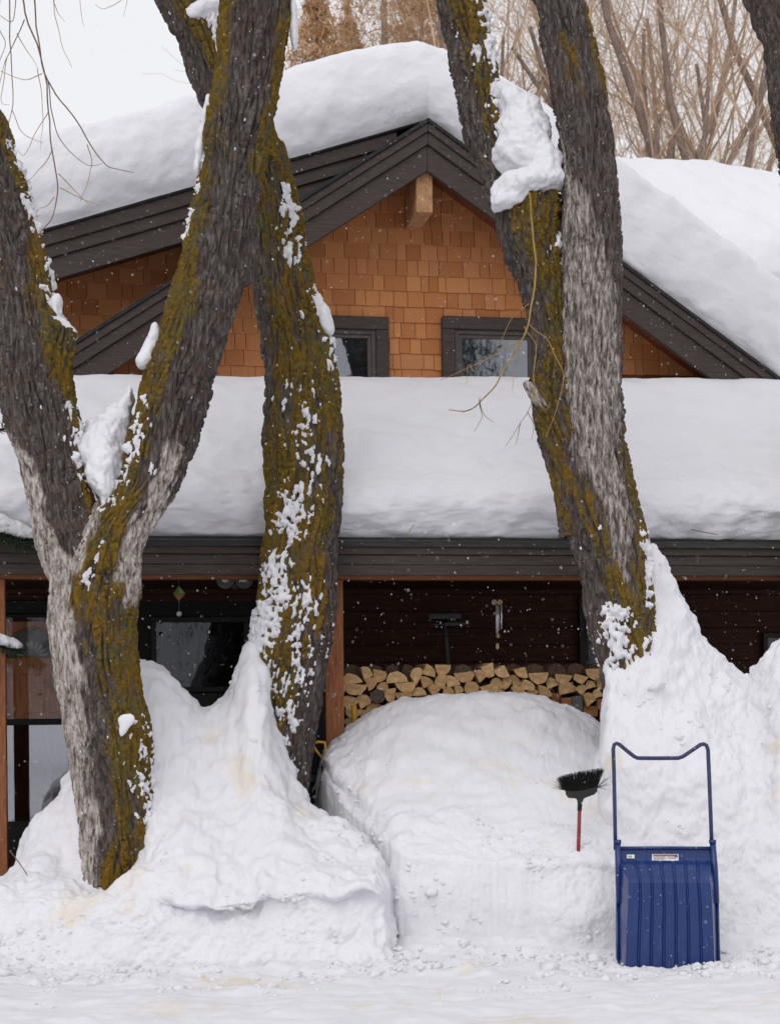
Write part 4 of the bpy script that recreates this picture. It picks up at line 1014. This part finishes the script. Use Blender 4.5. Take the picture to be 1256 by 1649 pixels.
# ------------------------------------------------------------------ firewood on the porch
def end_mat(name, c0, c1):
    m, nt, b = new_mat(name)
    c = coords(nt); oi = N(nt, 'ShaderNodeObjectInfo')
    wv = N(nt, 'ShaderNodeTexWave'); wv.wave_type = 'RINGS'; wv.rings_direction = 'Y'; wv.inputs['Scale'].default_value = 22; wv.inputs['Distortion'].default_value = 3.5; wv.inputs['Detail'].default_value = 3
    nt.links.new(c, wv.inputs[0])
    n = noise(nt, c, 22, 5, .65)
    a = mixc(nt, oi.outputs['Random'], c0, c1)
    a2 = mixc(nt, ramp(nt, wv.outputs[1], [(.2, (0, 0, 0)), (.8, (.35, .35, .35))]), a, tuple(x * .6 for x in c0))
    a3 = mixc(nt, ramp(nt, n, [(.42, (.55, .55, .55)), (.62, (0, 0, 0))]), a2, tuple(x * .5 for x in c0))
    nt.links.new(a3, b.inputs['Base Color']); b.inputs['Roughness'].default_value = .85; b.inputs['Specular IOR Level'].default_value = .1
    bump(nt, b, n, .5, .006)
    return m
ENDW = end_mat('split_wood', (.50, .30, .14), (.70, .46, .24))
ENDD = end_mat('weathered_wood', (.11, .085, .07), (.14, .11, .09))
ENDR = end_mat('red_lumber', (.28, .12, .055), (.34, .16, .075))
ENDG = end_mat('grey_lumber', (.13, .125, .12), (.15, .145, .14))
LOGB = plain('log_bark', (.075, .05, .035), .9, .1, var=.45, scale=20, bumpv=.6)
def log_poly(kind, rg):
    if kind == 'round': return [(math.cos(a) * .5, math.sin(a) * .5) for a in np.linspace(0, 2*math.pi, 15)[:-1]]
    if kind == 'half':
        return [(.5*math.cos(a), -.42 + .9*math.sin(a) * rg.uniform(.95, 1.05)) for a in np.linspace(0, math.pi, 10)]
    if kind == 'quarter':
        return [(-.48, -.46)] + [(-.48 + .96*math.cos(a), -.46 + .94*math.sin(a)) for a in np.linspace(0, math.pi/2, 7)]
    if kind == 'wedge':
        return [(rg.uniform(-.15, .1), -.5)] + [(.5*math.cos(a) + 0, .12 + .4*math.sin(a)) for a in np.linspace(.1, math.pi - .1, 7)]
    return [(-.5, -.5), (.5, -.5), (.5, .5), (-.5, .5)]
def log_mesh(kind, wd, ht, rot, rg, length=.38, seed=0):
    pl_ = log_poly(kind, rg)
    ca_, sa_ = math.cos(rot), math.sin(rot)
    # rotate the unit shape, then fit it to its size in the pile
    q = [(x*ca_ - z*sa_, x*sa_ + z*ca_) for x, z in pl_]
    xs = [a for a, _ in q]; zs = [b for _, b in q]
    q = [((a - min(xs)) / (max(xs) - min(xs)) - .5, (b - min(zs)) / (max(zs) - min(zs)) - .5) for a, b in q]
    q = [(a * wd * (1 + rg.uniform(-.03, .03)), b * ht * (1 + rg.uniform(-.03, .03))) for a, b in q]
    mb = MB(); bm = mb.bm
    a = [bm.verts.new((x, rg.uniform(-.004, .004), z)) for x, z in q]; b = [bm.verts.new((x * rg.uniform(.92, 1.02), length, z * rg.uniform(.92, 1.02))) for x, z in q]
    n = len(q)
    f0 = bm.faces.new(a); f1 = bm.faces.new(b[::-1]); sides = []
    for i in range(n): sides.append(bm.faces.new((a[i], b[i], b[(i+1) % n], a[(i+1) % n])))
    bmesh.ops.recalc_face_normals(bm, faces=bm.faces)
    for i, f in enumerate(sides):
        flat = kind == 'block' or (kind in ('half',) and i == n - 1) or (kind in ('quarter', 'wedge') and i in (0, n - 1))
        f.material_index = 0 if flat else 1
    me = bpy.data.meshes.new('firewood_log'); bm.to_mesh(me); bm.free(); return me
logs = [(102,440,84,52,'half',.3),(163,415,52,62,'quarter',.4),(220,423,58,58,'wedge',-2.4),(293,430,92,50,'half',.1),(377,426,56,76,'wedge',.2),(431,401,54,56,'quarter',-.3),(490,400,68,50,'half',3.1),(580,430,88,48,'half',3.3),(654,425,58,56,'quarter',.6),(682,399,58,64,'wedge',2.6),(742,405,72,54,'quarter',3.6),(825,410,62,46,'quarter',3.4),(900,436,88,52,'half',3.2),(1010,437,78,44,'half',3.0),(1085,438,66,46,'quarter',2.7),(1140,416,78,50,'half',3.2),
 (117,482,94,50,'half',3.0),(180,460,52,58,'half',-1.2),(230,473,50,44,'wedge',.8),(328,473,88,46,'half',3.3),(422,451,60,50,'quarter',.3),(481,451,52,68,'wedge',.5),(532,447,66,50,'quarter',.2),(613,477,66,58,'round',0),(686,481,78,52,'half',3.5),(722,457,64,52,'half',.1),(766,450,42,68,'half',-1.4),(804,450,48,60,'quarter',.3),(854,465,66,52,'quarter',-.3),(962,455,58,50,'half',.4),(1028,476,86,60,'half',.3),(1086,485,58,46,'quarter',.9),(1127,463,46,38,'half',.3),(1169,461,48,52,'half',-1.3),
 (95,545,70,68,'half',.9),(150,536,62,62,'wedge',-.4),(210,512,64,60,'round',.5),(263,508,48,64,'wedge',2.4),(320,517,72,46,'half',3.2),(388,492,66,38,'half',.1),(405,520,68,34,'half',.2),(452,489,56,54,'quarter',.7),(515,490,52,40,'half',.2),(558,485,46,46,'quarter',.4),(470,518,50,24,'half',.2),(737,500,62,36,'half',.2),(815,492,62,48,'quarter',.4),(877,497,52,48,'half',.6),(930,491,60,52,'quarter',.1),
 (970,521,46,50,'block',-.1),(1022,540,44,44,'block',.05),(1068,543,46,66,'block',.06),(1121,526,60,62,'quarter',.5),(1156,501,50,42,'wedge',1.2),(1188,512,28,44,'half',1.5),(1178,545,52,50,'block',.1),(1126,575,70,48,'block',-.12),(1184,590,44,48,'block',.06),(985,530,30,60,'block',.02),
 (200,563,84,46,'half',.2),(155,597,56,54,'quarter',.5),(105,588,70,40,'half',3.1),(92,630,66,58,'half',-.9),(270,550,48,30,'half',.3),(60,480,30,40,'half',1.2)]
lr = random.Random(9)
LV = -1.98
seen = 0
for k, (zx, zy, wz, hz_, kind, rot) in enumerate(logs):
    px, py = 530 + zx / 2.672, 930 + zy / 2.672
    v = LV + lr.uniform(-.03, .04)
    u, z = HP(px, py, v); sc_ = 13.5 / F / 2.672
    me = log_mesh(kind, wz * sc_ * 1.02, hz_ * sc_ * 1.02, rot, lr)
    lab = 'pale split log in the firewood stack on the porch'; em = ENDW; grp = 'split logs stacked on the porch'
    ORD = ['first', 'second', 'third', 'fourth', 'fifth', 'sixth', 'seventh', 'eighth', 'ninth', 'tenth', 'eleventh', 'twelfth', 'thirteenth', 'fourteenth', 'fifteenth', 'sixteenth', 'seventeenth', 'eighteenth']
    rowi = 0 if k < 16 else 1 if k < 34 else 2 if k < 49 else 3
    mates = sorted(q[0] for n_, q in enumerate(logs) if q[4] != 'block' and (0 if n_ < 16 else 1 if n_ < 34 else 2 if n_ < 49 else 3) == rowi)
    if kind != 'block': lab = 'split log, %s from the left in the %s row of the stacked firewood' % (ORD[mates.index(zx)], ('top', 'second', 'third', 'lowest visible')[rowi])
    if kind == 'round': lab = 'whole round log near the middle of the firewood stack'; grp = None
    if k == 36: lab, em, grp = 'dark grey weathered round at the left of the firewood stack', ENDD, None
    if kind == 'block': lab, em, grp = 'reddish sawn lumber offcut, %s from the left at the right end of the woodpile' % ORD[sorted(q[0] for q in logs if q[4] == 'block' and q[0] != 1068).index(zx) if zx != 1068 else 0], ENDR, 'reddish offcuts in the woodpile'
    if zx == 1068: lab, em, grp = 'grey sawn board end standing among the reddish offcuts', ENDG, None
    o = link('firewood_log', me, [em, LOGB if kind != 'block' else em]); o.location = H2W(u, v, z); o.rotation_euler = (0, 0, YAW + lr.uniform(-.06, .06))
    tag(o, lab, 'firewood', grp)
# the hidden body of the pile behind and below
mb = MB(); fr_ = random.Random(3)
u0, zt_ = HP(552, 1090, LV + .1); u1, _ = HP(985, 1090, LV + .1)
z = .36
while z < HP(760, 1086, LV)[1]:
    u = u0
    while u < u1:
        w_ = fr_.uniform(.12, .18)
        pl_ = [(u + w_/2 + w_*.49*math.cos(a), z + .075 + .075*math.sin(a)) for a in np.linspace(0, 2*math.pi, 9)[:-1]]
        mb.prism(pl_, LV + .09 + fr_.uniform(0, .04), LV + .4); u += w_
    z += .14
tag(mb.build('firewood_pile', LOGB, None), 'shadowed rest of the firewood pile behind the front row', 'firewood', kind='stuff')
pile = bpy.data.objects['firewood_pile']; pile.location = HO; pile.rotation_euler = (0, 0, YAW)

# ------------------------------------------------------------------ small things on the porch
STEEL = plain('bright_metal', (.62, .62, .63), .3, .5, metal=.6)
def at(px, py, v): u, z = HP(px, py, v); return Vector(H2W(u, v, z))
chime = empty('wind_chime', at(800, 1060, -1.9)); tag(chime, 'silver wind chime hanging from the porch ceiling', 'wind chime')
def cl(px, py, dv=0): return at(px, py, -1.9 + dv) - chime.location
WD = plain('chime_wood', (.36, .25, .15), .7, .2, var=.3)
MB().tube([cl(799, 905), cl(800, 968)], .0015, 4).build('cord', BLACKP, chime)
for x in (796, 805): MB().tube([cl(x, 970, -.005), cl(x, 970, .012)], .022, 12).build('disc', WD, chime)
for x, y0, y1, dv in ((799.5, 975, 1020, 0), (803, 975, 1016, .03), (807.5, 974, 1013, -.01), (801, 975, 1024, -.03)): MB().tube([cl(x, y0, dv), cl(x, y1, dv)], .0065, 8).build('chime_tube', STEEL, chime)
MB().tube([cl(802, 976), cl(802, 1042)], .0012, 4).build('cord', BLACKP, chime)
MB().sphere(cl(802, 1024), .016, 2, (1, .5, 1.2)).build('clapper', WD, chime); MB().sphere(cl(801, 1041), .018, 2, (.8, .3, 1.5)).build('sail', WD, chime); MB().sphere(cl(796, 988), .012, 1, (.8, .4, 1.4)).build('charm', WD, chime)
kite = empty('sun_catcher', at(289, 990, -1.9)); tag(kite, 'green and amber diamond sun catcher with glass ball under the porch eave', 'sun catcher')
def kl(px, py, dv=0): return at(px, py, -1.9 + dv) - kite.location
MB().tube([kl(288, 925), kl(288.5, 985)], .0014, 4).build('cord', STEEL, kite)
def kmat(n, c):
    m = plain(n, c, .2, .5, var=.2); m.node_tree.nodes['Principled BSDF'].inputs['Transmission Weight'].default_value = .35; return m
for tri, nm, mt in ((((288, 943), (279, 956.5), (288.5, 956.5)), 'glass_facet', kmat('glass_green', (.10, .30, .04))), (((288, 943), (288.5, 956.5), (298.5, 956)), 'glass_facet', kmat('glass_lime', (.28, .34, .03))), (((279, 957), (288, 968), (288.5, 957)), 'glass_facet', kmat('glass_amber', (.42, .22, .02))), (((288.5, 957), (288, 968), (298.5, 956.5)), 'glass_facet', kmat('glass_orange', (.40, .13, .02)))):
    bm = bmesh.new(); a = [bm.verts.new(kl(x, y, -.012 if abs(x-288.4) < 1 else 0)) for x, y in tri]; b = [bm.verts.new(kl(x, y, .012)) for x, y in tri]
    bm.faces.new(a); bm.faces.new(b[::-1])
    for i in range(3): bm.faces.new((a[i], b[i], b[(i+1) % 3], a[(i+1) % 3]))
    bmesh.ops.recalc_face_normals(bm, faces=bm.faces)
    me = bpy.data.meshes.new(nm); bm.to_mesh(me); bm.free(); link(nm, me, mt, kite)
MB().sphere(kl(288.5, 988.5), .022, 3).build('glass_ball', plain('glass_ball', (.5, .5, .52), .1, .6, var=.3, scale=25), kite)
# twin flood light under the beam
fl = empty('flood_light', at(380, 935, -2.05)); tag(fl, 'unlit twin-head flood light fixed under the porch beam', 'flood light')
def fll(px, py, dv=0): return at(px, py, -2.05 + dv) - fl.location
GREYP = plain('lamp_grey', (.05, .05, .052), .5, .4, var=.2)
for x in (363, 393):
    d0 = (fll(x, 934, -.09) - fll(x, 934, .0)).normalized()
    MB().tube([fll(x, 934, .06), fll(x, 934, .0), fll(x, 934, -.09)], [.03, .05, .068], 16).build('lamp_head', GREYP, fl)
    MB().sphere(fll(x, 931, -.11), .034, 3, (1, .6, 1)).build('bulb', plain('frosted_bulb', (.5, .5, .5), .3, .5), fl)
MB().tube([fll(372, 925, .04), fll(386, 925, .04)], .025, 10).build('bracket', GREYP, fl)
mb = MB()
for k in range(4): mb.tube([fll(371 + k, 941 + k * 2, -.02), fll(386 - k, 941 + k * 2, -.02)], .009, 8)
mb.build('sensor', GREYP, fl)
# dark tripod stand with trays
stn = empty('tripod_stand', at(722, 1120, -.7)); tag(stn, 'dark stand with small trays deep in the porch shade', 'stand')
def sl_(px, py, dv=0): return at(px, py, -.7 + dv) - stn.location
DK = plain('dark_metal', (.02, .021, .022), .4, .5, var=.2)
MB().tube([sl_(714, 990), sl_(718, 1020), sl_(722, 1075), sl_(730, 1180)], .022, 8).build('pole', DK, stn)
def tray(x0, x1, y, h, m, n='tray'):
    a, b = sl_(x0, y), sl_(x1, y); q = MB(); q.box(a.x, b.x, a.y - .08, a.y + .12, a.z - h, a.z, .004); q.build(n, m, stn)
tray(690, 742, 989, .05, DK, 'top_box'); tray(693, 716, 1006, .008, plain('dull_steel', (.16, .16, .17), .3, .5)); tray(714, 748, 1003, .035, DK); tray(690, 745, 1022, .012, DK)
# scarlet tag on the ceiling, yellow stick, yellow D-grip shovel, blue bin
stick = MB().tube([tuple(at(571, 1180, -2.08)), tuple(at(570, 1136, -2.06))], .022, 8).build('yellow_stake', plain('yellow_paint', (.42, .24, .015), .5, .3, var=.25), None)
tag(stick, 'yellow wooden stake leaning on the left end of the firewood', 'stake')
YEL = plain('yellow_plastic', (.62, .33, .012), .4, .4, var=.15)
sh = empty('shovel', at(520, 1300, -2.4)); tag(sh, 'shovel with yellow grip behind the middle tree', 'shovel')
def shl(px, py, dv=0): return at(px, py, -2.4 + dv) - sh.location
MB().tube([shl(503, 1199), shl(512, 1195), shl(523, 1196), shl(524, 1205), shl(521, 1224), shl(508, 1208), shl(503, 1199)], .011, 8).build('grip', YEL, sh)
MB().tube([shl(521, 1222), shl(523, 1320)], .014, 8).build('shaft', DK, sh)
bn = empty('storage_bin', at(512, 1380, -2.05)); tag(bn, 'dark blue bin standing behind the middle tree', 'bin')
b0_ = HP(488, 1400, -2.05); b1_ = HP(523, 1145, -2.05)
BINM = plain('bin_blue', (.012, .022, .04), .45, .4, var=.25)
bn.location = H2W(b0_[0], -2.05, .3); bn.rotation_euler = (0, 0, YAW)
wB = b1_[0] - b0_[0]; zB = zl(1246, -2.05) - .3
MB().box(0, wB + .1, 0, .45, 0, zB - .06, .012).build('body', BINM, bn)
MB().box(-.02, wB + .12, -.02, .47, zB - .058, zB, .008).build('lid', plain('bin_lid', (.04, .055, .075), .4, .4, var=.2), bn)
MB().box(0.02, wB + .08, .3, .44, zB + .002, zB + .5, .01).build('back_panel', BINM, bn)
# little sticks lying on the snow
for pts, Y, r, lab in (([(16,1370),(44,1412)], 11.2, .004, 'thin grey twig leaning on the snow beside the door'),):
    mb = MB(); twig(mb, [P(x, y, Y) for x, y in pts], r, r * .7); tag(mb.build('fallen_twig', TWIGD, None), lab, 'twig')
for pts, lab in (([(1114,853),(1135,857),(1158,862)], 'dark twig lying at the porch eave snow on the right'), ([(656,862),(662,852),(668,844)], 'straw-coloured twig sticking out of the eave snow left of centre')):
    mb = MB(); twig(mb, [tuple(at(x, y, EV - .19)) for x, y in pts], .004, .0025); tag(mb.build('fallen_twig', TWIGD if 'dark' in lab else TWIG, None), lab, 'twig')

# ------------------------------------------------------------------ snowy conifer at the left edge
NEED = plain('needles', (.022, .04, .018), .7, .2, var=.5, scale=30)
fir = empty('fir_tree', P(-230, 1500, 12.0)); tag(fir, 'snow-laden evergreen whose branch tips reach in at the left edge', 'tree')
def fl_(x, y, Y): return Vector(P(x, y, Y)) - fir.location
MB().tube([Vector((0, 0, -.1)), fl_(-225, 1100, 12.0), fl_(-215, 650, 12.0)], [.11, .09, .04], 10).build('trunk', LOGB, fir)
fg = random.Random(8)
def fir_branch(a, b, sag):
    mb = MB(); A, B = fl_(*a), fl_(*b); n = 26; pts = [A.lerp(B, k / n) + Vector((0, 0, -sag * (k / n) ** 2)) for k in range(n + 1)]
    mb.tube(pts, [.012 * (1 - .8 * k / n) for k in range(n + 1)], 5)
    for k in range(5, n + 1):
        for s in range(10):
            d = (B - A).normalized(); sd_v = Vector((fg.gauss(0, 1), fg.gauss(0, 1), fg.gauss(0, .5) - .35)).normalized()
            q = (d * .8 + sd_v).normalized() * fg.uniform(.05, .11); o_ = pts[k]
            e = o_ + q; mb.tube([o_, o_.lerp(e, .5), e], [.004, .0035, .001], 3, False)
            for t in (.3, .5, .7, .9):
                c = o_.lerp(e, t); r_ = Vector((fg.gauss(0, 1), fg.gauss(0, 1), fg.gauss(0, 1))).normalized() * .022
                mb.tube([c, c + r_ + q * .15], [.0018, .0006], 3, False)
    mb.build('branch', NEED, fir)
fir_branch((-215, 830, 12.0), (58, 868, 12.35), .0); fir_branch((-215, 800, 12.0), (30, 850, 12.3), .02); fir_branch((-220, 1000, 12.0), (30, 1040, 12.3), .02); fir_branch((-215, 690, 12.0), (4, 690, 12.2), .0)
fir_branch((-220, 980, 12.0), (22, 1046, 12.25), .01); fir_branch((-215, 810, 12.0), (45, 878, 12.3), .0)
lump([(5,1032,12.25,.10,.1,.035),(25,1040,12.27,.05,.08,.025),(-40,1022,12.2,.2,.14,.05)], 'snow pad on the evergreen tip beside the front door', 31, .014)
lump([(48,856,12.33,.045,.06,.025),(20,845,12.3,.08,.08,.03),(60,870,12.34,.02,.04,.018),(-30,835,12.25,.2,.12,.05)], 'snow pad on the evergreen tip under the porch eave', 33, .014)

# ------------------------------------------------------------------ background trees
def bare_tree(seed, h, spread, twigs, lean=0.0):
    """upright willow: trunk and a crown of rising limbs and fine twigs"""
    rg = np.random.RandomState(seed)
    tr, cr_, segs = [], [], []
    def grow(p, d, length, r, level, acc):
        n = 5 if level < 2 else 4
        pts = [p]; dd = d / np.linalg.norm(d)
        for k in range(n):
            dd = dd + rg.normal(0, .06 + .035 * level, 3) + np.array([0, 0, .10 if level < 3 else .0]); dd /= np.linalg.norm(dd)
            pts.append(pts[-1] + dd * length / n)
        acc.append((np.array(pts), r, r * .45, level))
        if level >= 4: return
        cnt = {0: 6, 1: 5, 2: 4, 3: twigs}[level]
        for k in range(cnt):
            t = rg.uniform(.3, 1.0) if level else rg.uniform(.35, 1)
            i = min(int(t * n), n - 1); q = pts[i] + (pts[i+1] - pts[i]) * (t * n - i)
            ax = rg.normal(0, 1, 3); ax[2] *= .35; ax /= np.linalg.norm(ax)
            nd = dd * .75 + ax * spread * (.75 if level < 2 else .9) + np.array([0, 0, .25])
            grow(q, nd, length * rg.uniform(.45, .7), r * (.5 if level < 1 else .32), level + 1, acc)
    acc = []
    grow(np.array([0, 0, -.3]), np.array([lean, 0, 1.0]), h * .55, h * .0075, 0, acc)
    return acc
def tubes_mesh(name, acc, rmin):
    V, Fc = [], []; off = 0
    for pts, r0, r1, lv in acc:
        k = 6 if lv < 2 else 3; n = len(pts)
        t = np.gradient(pts, axis=0); t /= np.linalg.norm(t, axis=1)[:, None]
        ref = np.cross(t, [.3, .9, .2]); ref /= np.linalg.norm(ref, axis=1)[:, None] + 1e-9; bb = np.cross(t, ref)
        a = np.arange(k) * 2 * math.pi / k; rr = np.maximum(np.linspace(r0, r1, n), rmin)
        ring = pts[:, None] + (np.cos(a)[None, :, None] * ref[:, None] + np.sin(a)[None, :, None] * bb[:, None]) * rr[:, None, None]
        V.append(ring.reshape(-1, 3))
        i, j = np.meshgrid(np.arange(n - 1), np.arange(k), indexing='ij')
        x0 = off + i * k + j; x1 = off + i * k + (j + 1) % k
        Fc.append(np.stack([x0, x1, x1 + k, x0 + k], -1).reshape(-1, 4)); off += n * k
    return mesh_np(name, np.concatenate(V), np.concatenate(Fc))
BGT = plain('far_bark', (.25, .19, .16), .9, .1, var=.3, scale=4)
BGW = plain('far_twigs', (.52, .37, .25), .9, .1, var=.3, scale=2)
protos = []
for sd_i, (h, sp_, tw) in enumerate(((20, .75, 9), (18, .85, 9), (22, .7, 9))):
    acc = bare_tree(100 + sd_i, h, sp_, tw)
    m1 = tubes_mesh('trunk', [a for a in acc if a[3] < 2], .012); m1.materials.append(BGT)
    m2 = tubes_mesh('crown', [a for a in acc if a[3] >= 2], .003); m2.materials.append(BGW)
    protos.append((m1, m2))
bgs = [(800, 30, 0, .3, 1.0, 'bare golden willow rising behind the gable ridge right of the forked stem'),
       (905, 33, 1, 2.2, 1.05, 'bare golden willow hidden half behind the straight right stem'),
       (1010, 31, 2, 4.0, 1.0, 'bare golden willow just right of the straight right stem'),
       (1090, 28, 1, 1.1, 1.0, 'bare willow with dark leaning limbs above the rear snowy roof'),
       (1180, 30, 0, 5.2, 1.05, 'bare golden willow between the rear roof and the right edge trunk'),
       (1265, 32, 2, 3.1, 1.0, 'bare golden willow at the far right edge behind the dark trunk'),
       (1130, 40, 2, .6, 1.15, 'pale far willow filling in behind the leaning limbs at right'),
       (745, 36, 1, 5.0, 1.1, 'bare willow behind the gable peak left of the forked stem'),
       (840, 42, 1, .9, 1.2, 'pale far willow between the two stems of the right tree')]
for px, Y, k, rz, s, lab in bgs:
    e = empty('willow_tree', (P(px, 1134, Y)[0], Y, 0), rz); e.scale = (s, s, s); tag(e, lab, 'tree', 'bare trees behind the house')
    for m, nme in zip(protos[k], ('trunk', 'crown')):
        o = bpy.data.objects.new(nme, m); COL.objects.link(o); o.parent = e
# orange-brown conifers
def conifer(seed, h, rad, n=20000):
    rg = np.random.RandomState(seed); V, Fc = [], []
    t = rg.uniform(.18, 1, n) ** .9; layer = np.round(t * 34) / 34 + rg.normal(0, .004, n); a = rg.uniform(0, 6.283, n)
    br_i = np.floor(a / 6.283 * 9) / 9 * 6.283 + layer * 40; aa = br_i + rg.normal(0, .16, n)
    rr = rad * (1 - layer) ** .8 * np.sqrt(rg.uniform(.02, 1, n)); zz = layer * h + rr * .10 - rr * rr * .06 + rg.normal(0, .08, n)
    c = np.stack([np.cos(aa) * rr, np.sin(aa) * rr, zz], -1)
    e1 = rg.normal(0, 1, (n, 3)); e1 /= np.linalg.norm(e1, axis=1)[:, None]; e2 = rg.normal(0, 1, (n, 3)); e2 /= np.linalg.norm(e2, axis=1)[:, None]
    L_ = rg.uniform(.05, .13, n)[:, None]; W_ = rg.uniform(.006, .016, n)[:, None]
    V = np.stack([c - e1 * L_, c + e2 * W_, c + e1 * L_, c - e2 * W_], 1).reshape(-1, 3)
    return mesh_np('crown', V, np.arange(len(V)).reshape(-1, 4), False)
CON = plain('russet_needles', (.46, .28, .145), .9, .1, var=.35, scale=1.5)
for px, Y, h, rad, sd_i, lab in ((521, 27, 12.9, 3.3, 1, 'pointed russet conifer left of the gable ridge'), (630, 29, 17, 3.6, 2, 'tall russet conifer behind the middle of the gable ridge'), (690, 31, 15.5, 3.3, 4, 'russet conifer just left of the forked stem'), (470, 31, 12.6, 3, 3, 'low russet conifer beside the slanting limb'), (572, 33, 15, 3.2, 5, 'paler russet conifer between two taller ones over the ridge')):
    e = empty('conifer_tree', (P(px, 1134, Y)[0], Y, 0)); tag(e, lab, 'tree', 'russet conifers behind the gable')
    link('crown', conifer(sd_i, h, rad), CON, e)
    MB().tube([(0, 0, -.3), (0, 0, h * .5), (0, 0, h * .98)], [.16, .1, .02], 7).build('trunk', BGT, e)

# ------------------------------------------------------------------ trees across the street, seen only in the window glass
DGR = plain('dark_needles', (.03, .045, .03), .9, .1, var=.35, scale=1.5)
for k, (x, Y, h, rad) in enumerate(((-9, -17, 13, 3), (-3.5, -21, 16, 3.4), (2.5, -18, 12, 3), (8, -20, 15, 3.2), (13.5, -17, 13, 3), (-15, -19, 15, 3.2), (19, -20, 14, 3))):
    e = empty('conifer_tree', (x, Y, 0)); tag(e, 'dark conifer across the street, mirrored in the window glass', 'tree', 'dark conifers across the street')
    m_ = conifer(20 + k % 3, 1.0, 1.0, 9000) if k < 3 else bgm[k % 3]
    if k == 0: bgm = {}
    if k < 3:
        co = np.zeros(len(m_.vertices) * 3); m_.vertices.foreach_get('co', co); co = co.reshape(-1, 4, 3); c_ = co.mean(1, keepdims=True)
        co = c_ + (co - c_) * .3; co[..., :] *= np.array([rad, rad, h]); m_.vertices.foreach_set('co', co.ravel()); m_.materials.append(DGR); bgm[k] = m_
    o = bpy.data.objects.new('crown', m_); COL.objects.link(o); o.parent = e
    MB().tube([(0, 0, -.3), (0, 0, h * .9)], [.2, .03], 7).build('trunk', BGT, e)

# ------------------------------------------------------------------ falling snow
rs = np.random.RandomState(12)
n = 13000
Yf = 15.2 - 9.5 * rs.uniform(0, 1, n) ** 2.4
pxs = rs.uniform(-60, 1316, n); pys = rs.uniform(-60, 1700, n)
C_ = np.array([P(a, b, c) for a, b, c in zip(pxs, pys, Yf)])
C_ = C_[C_[:, 2] > .15]; n = len(C_)
siz = np.exp(rs.normal(math.log(.0015), .33, n))[:, None]
fall = np.array([.18, .0, -1.0]) + rs.normal(0, .22, (n, 3)); fall /= np.linalg.norm(fall, axis=1)[:, None]
st_ = rs.uniform(1.0, 2.2, n)[:, None]
e1 = np.cross(fall, [0, 1, .1]); e1 /= np.linalg.norm(e1, axis=1)[:, None]; e2 = np.cross(fall, e1)
V = np.stack([C_ - fall * siz * st_, C_ + fall * siz * st_, C_ + e1 * siz * .8, C_ - e1 * siz * .8, C_ + e2 * siz * .8, C_ - e2 * siz * .8], 1).reshape(-1, 3)
t = np.array([(0, 2, 4), (0, 4, 3), (0, 3, 5), (0, 5, 2), (1, 4, 2), (1, 3, 4), (1, 5, 3), (1, 2, 5)])
Fc = (np.arange(n)[:, None, None] * 6 + t[None]).reshape(-1, 3)
tag(link('falling_snow', mesh_np('falling_snow', V, Fc), plain('snowflake', (.92, .92, .94), .8, .1)), 'small snowflakes drifting down through the air', 'snow', kind='stuff')
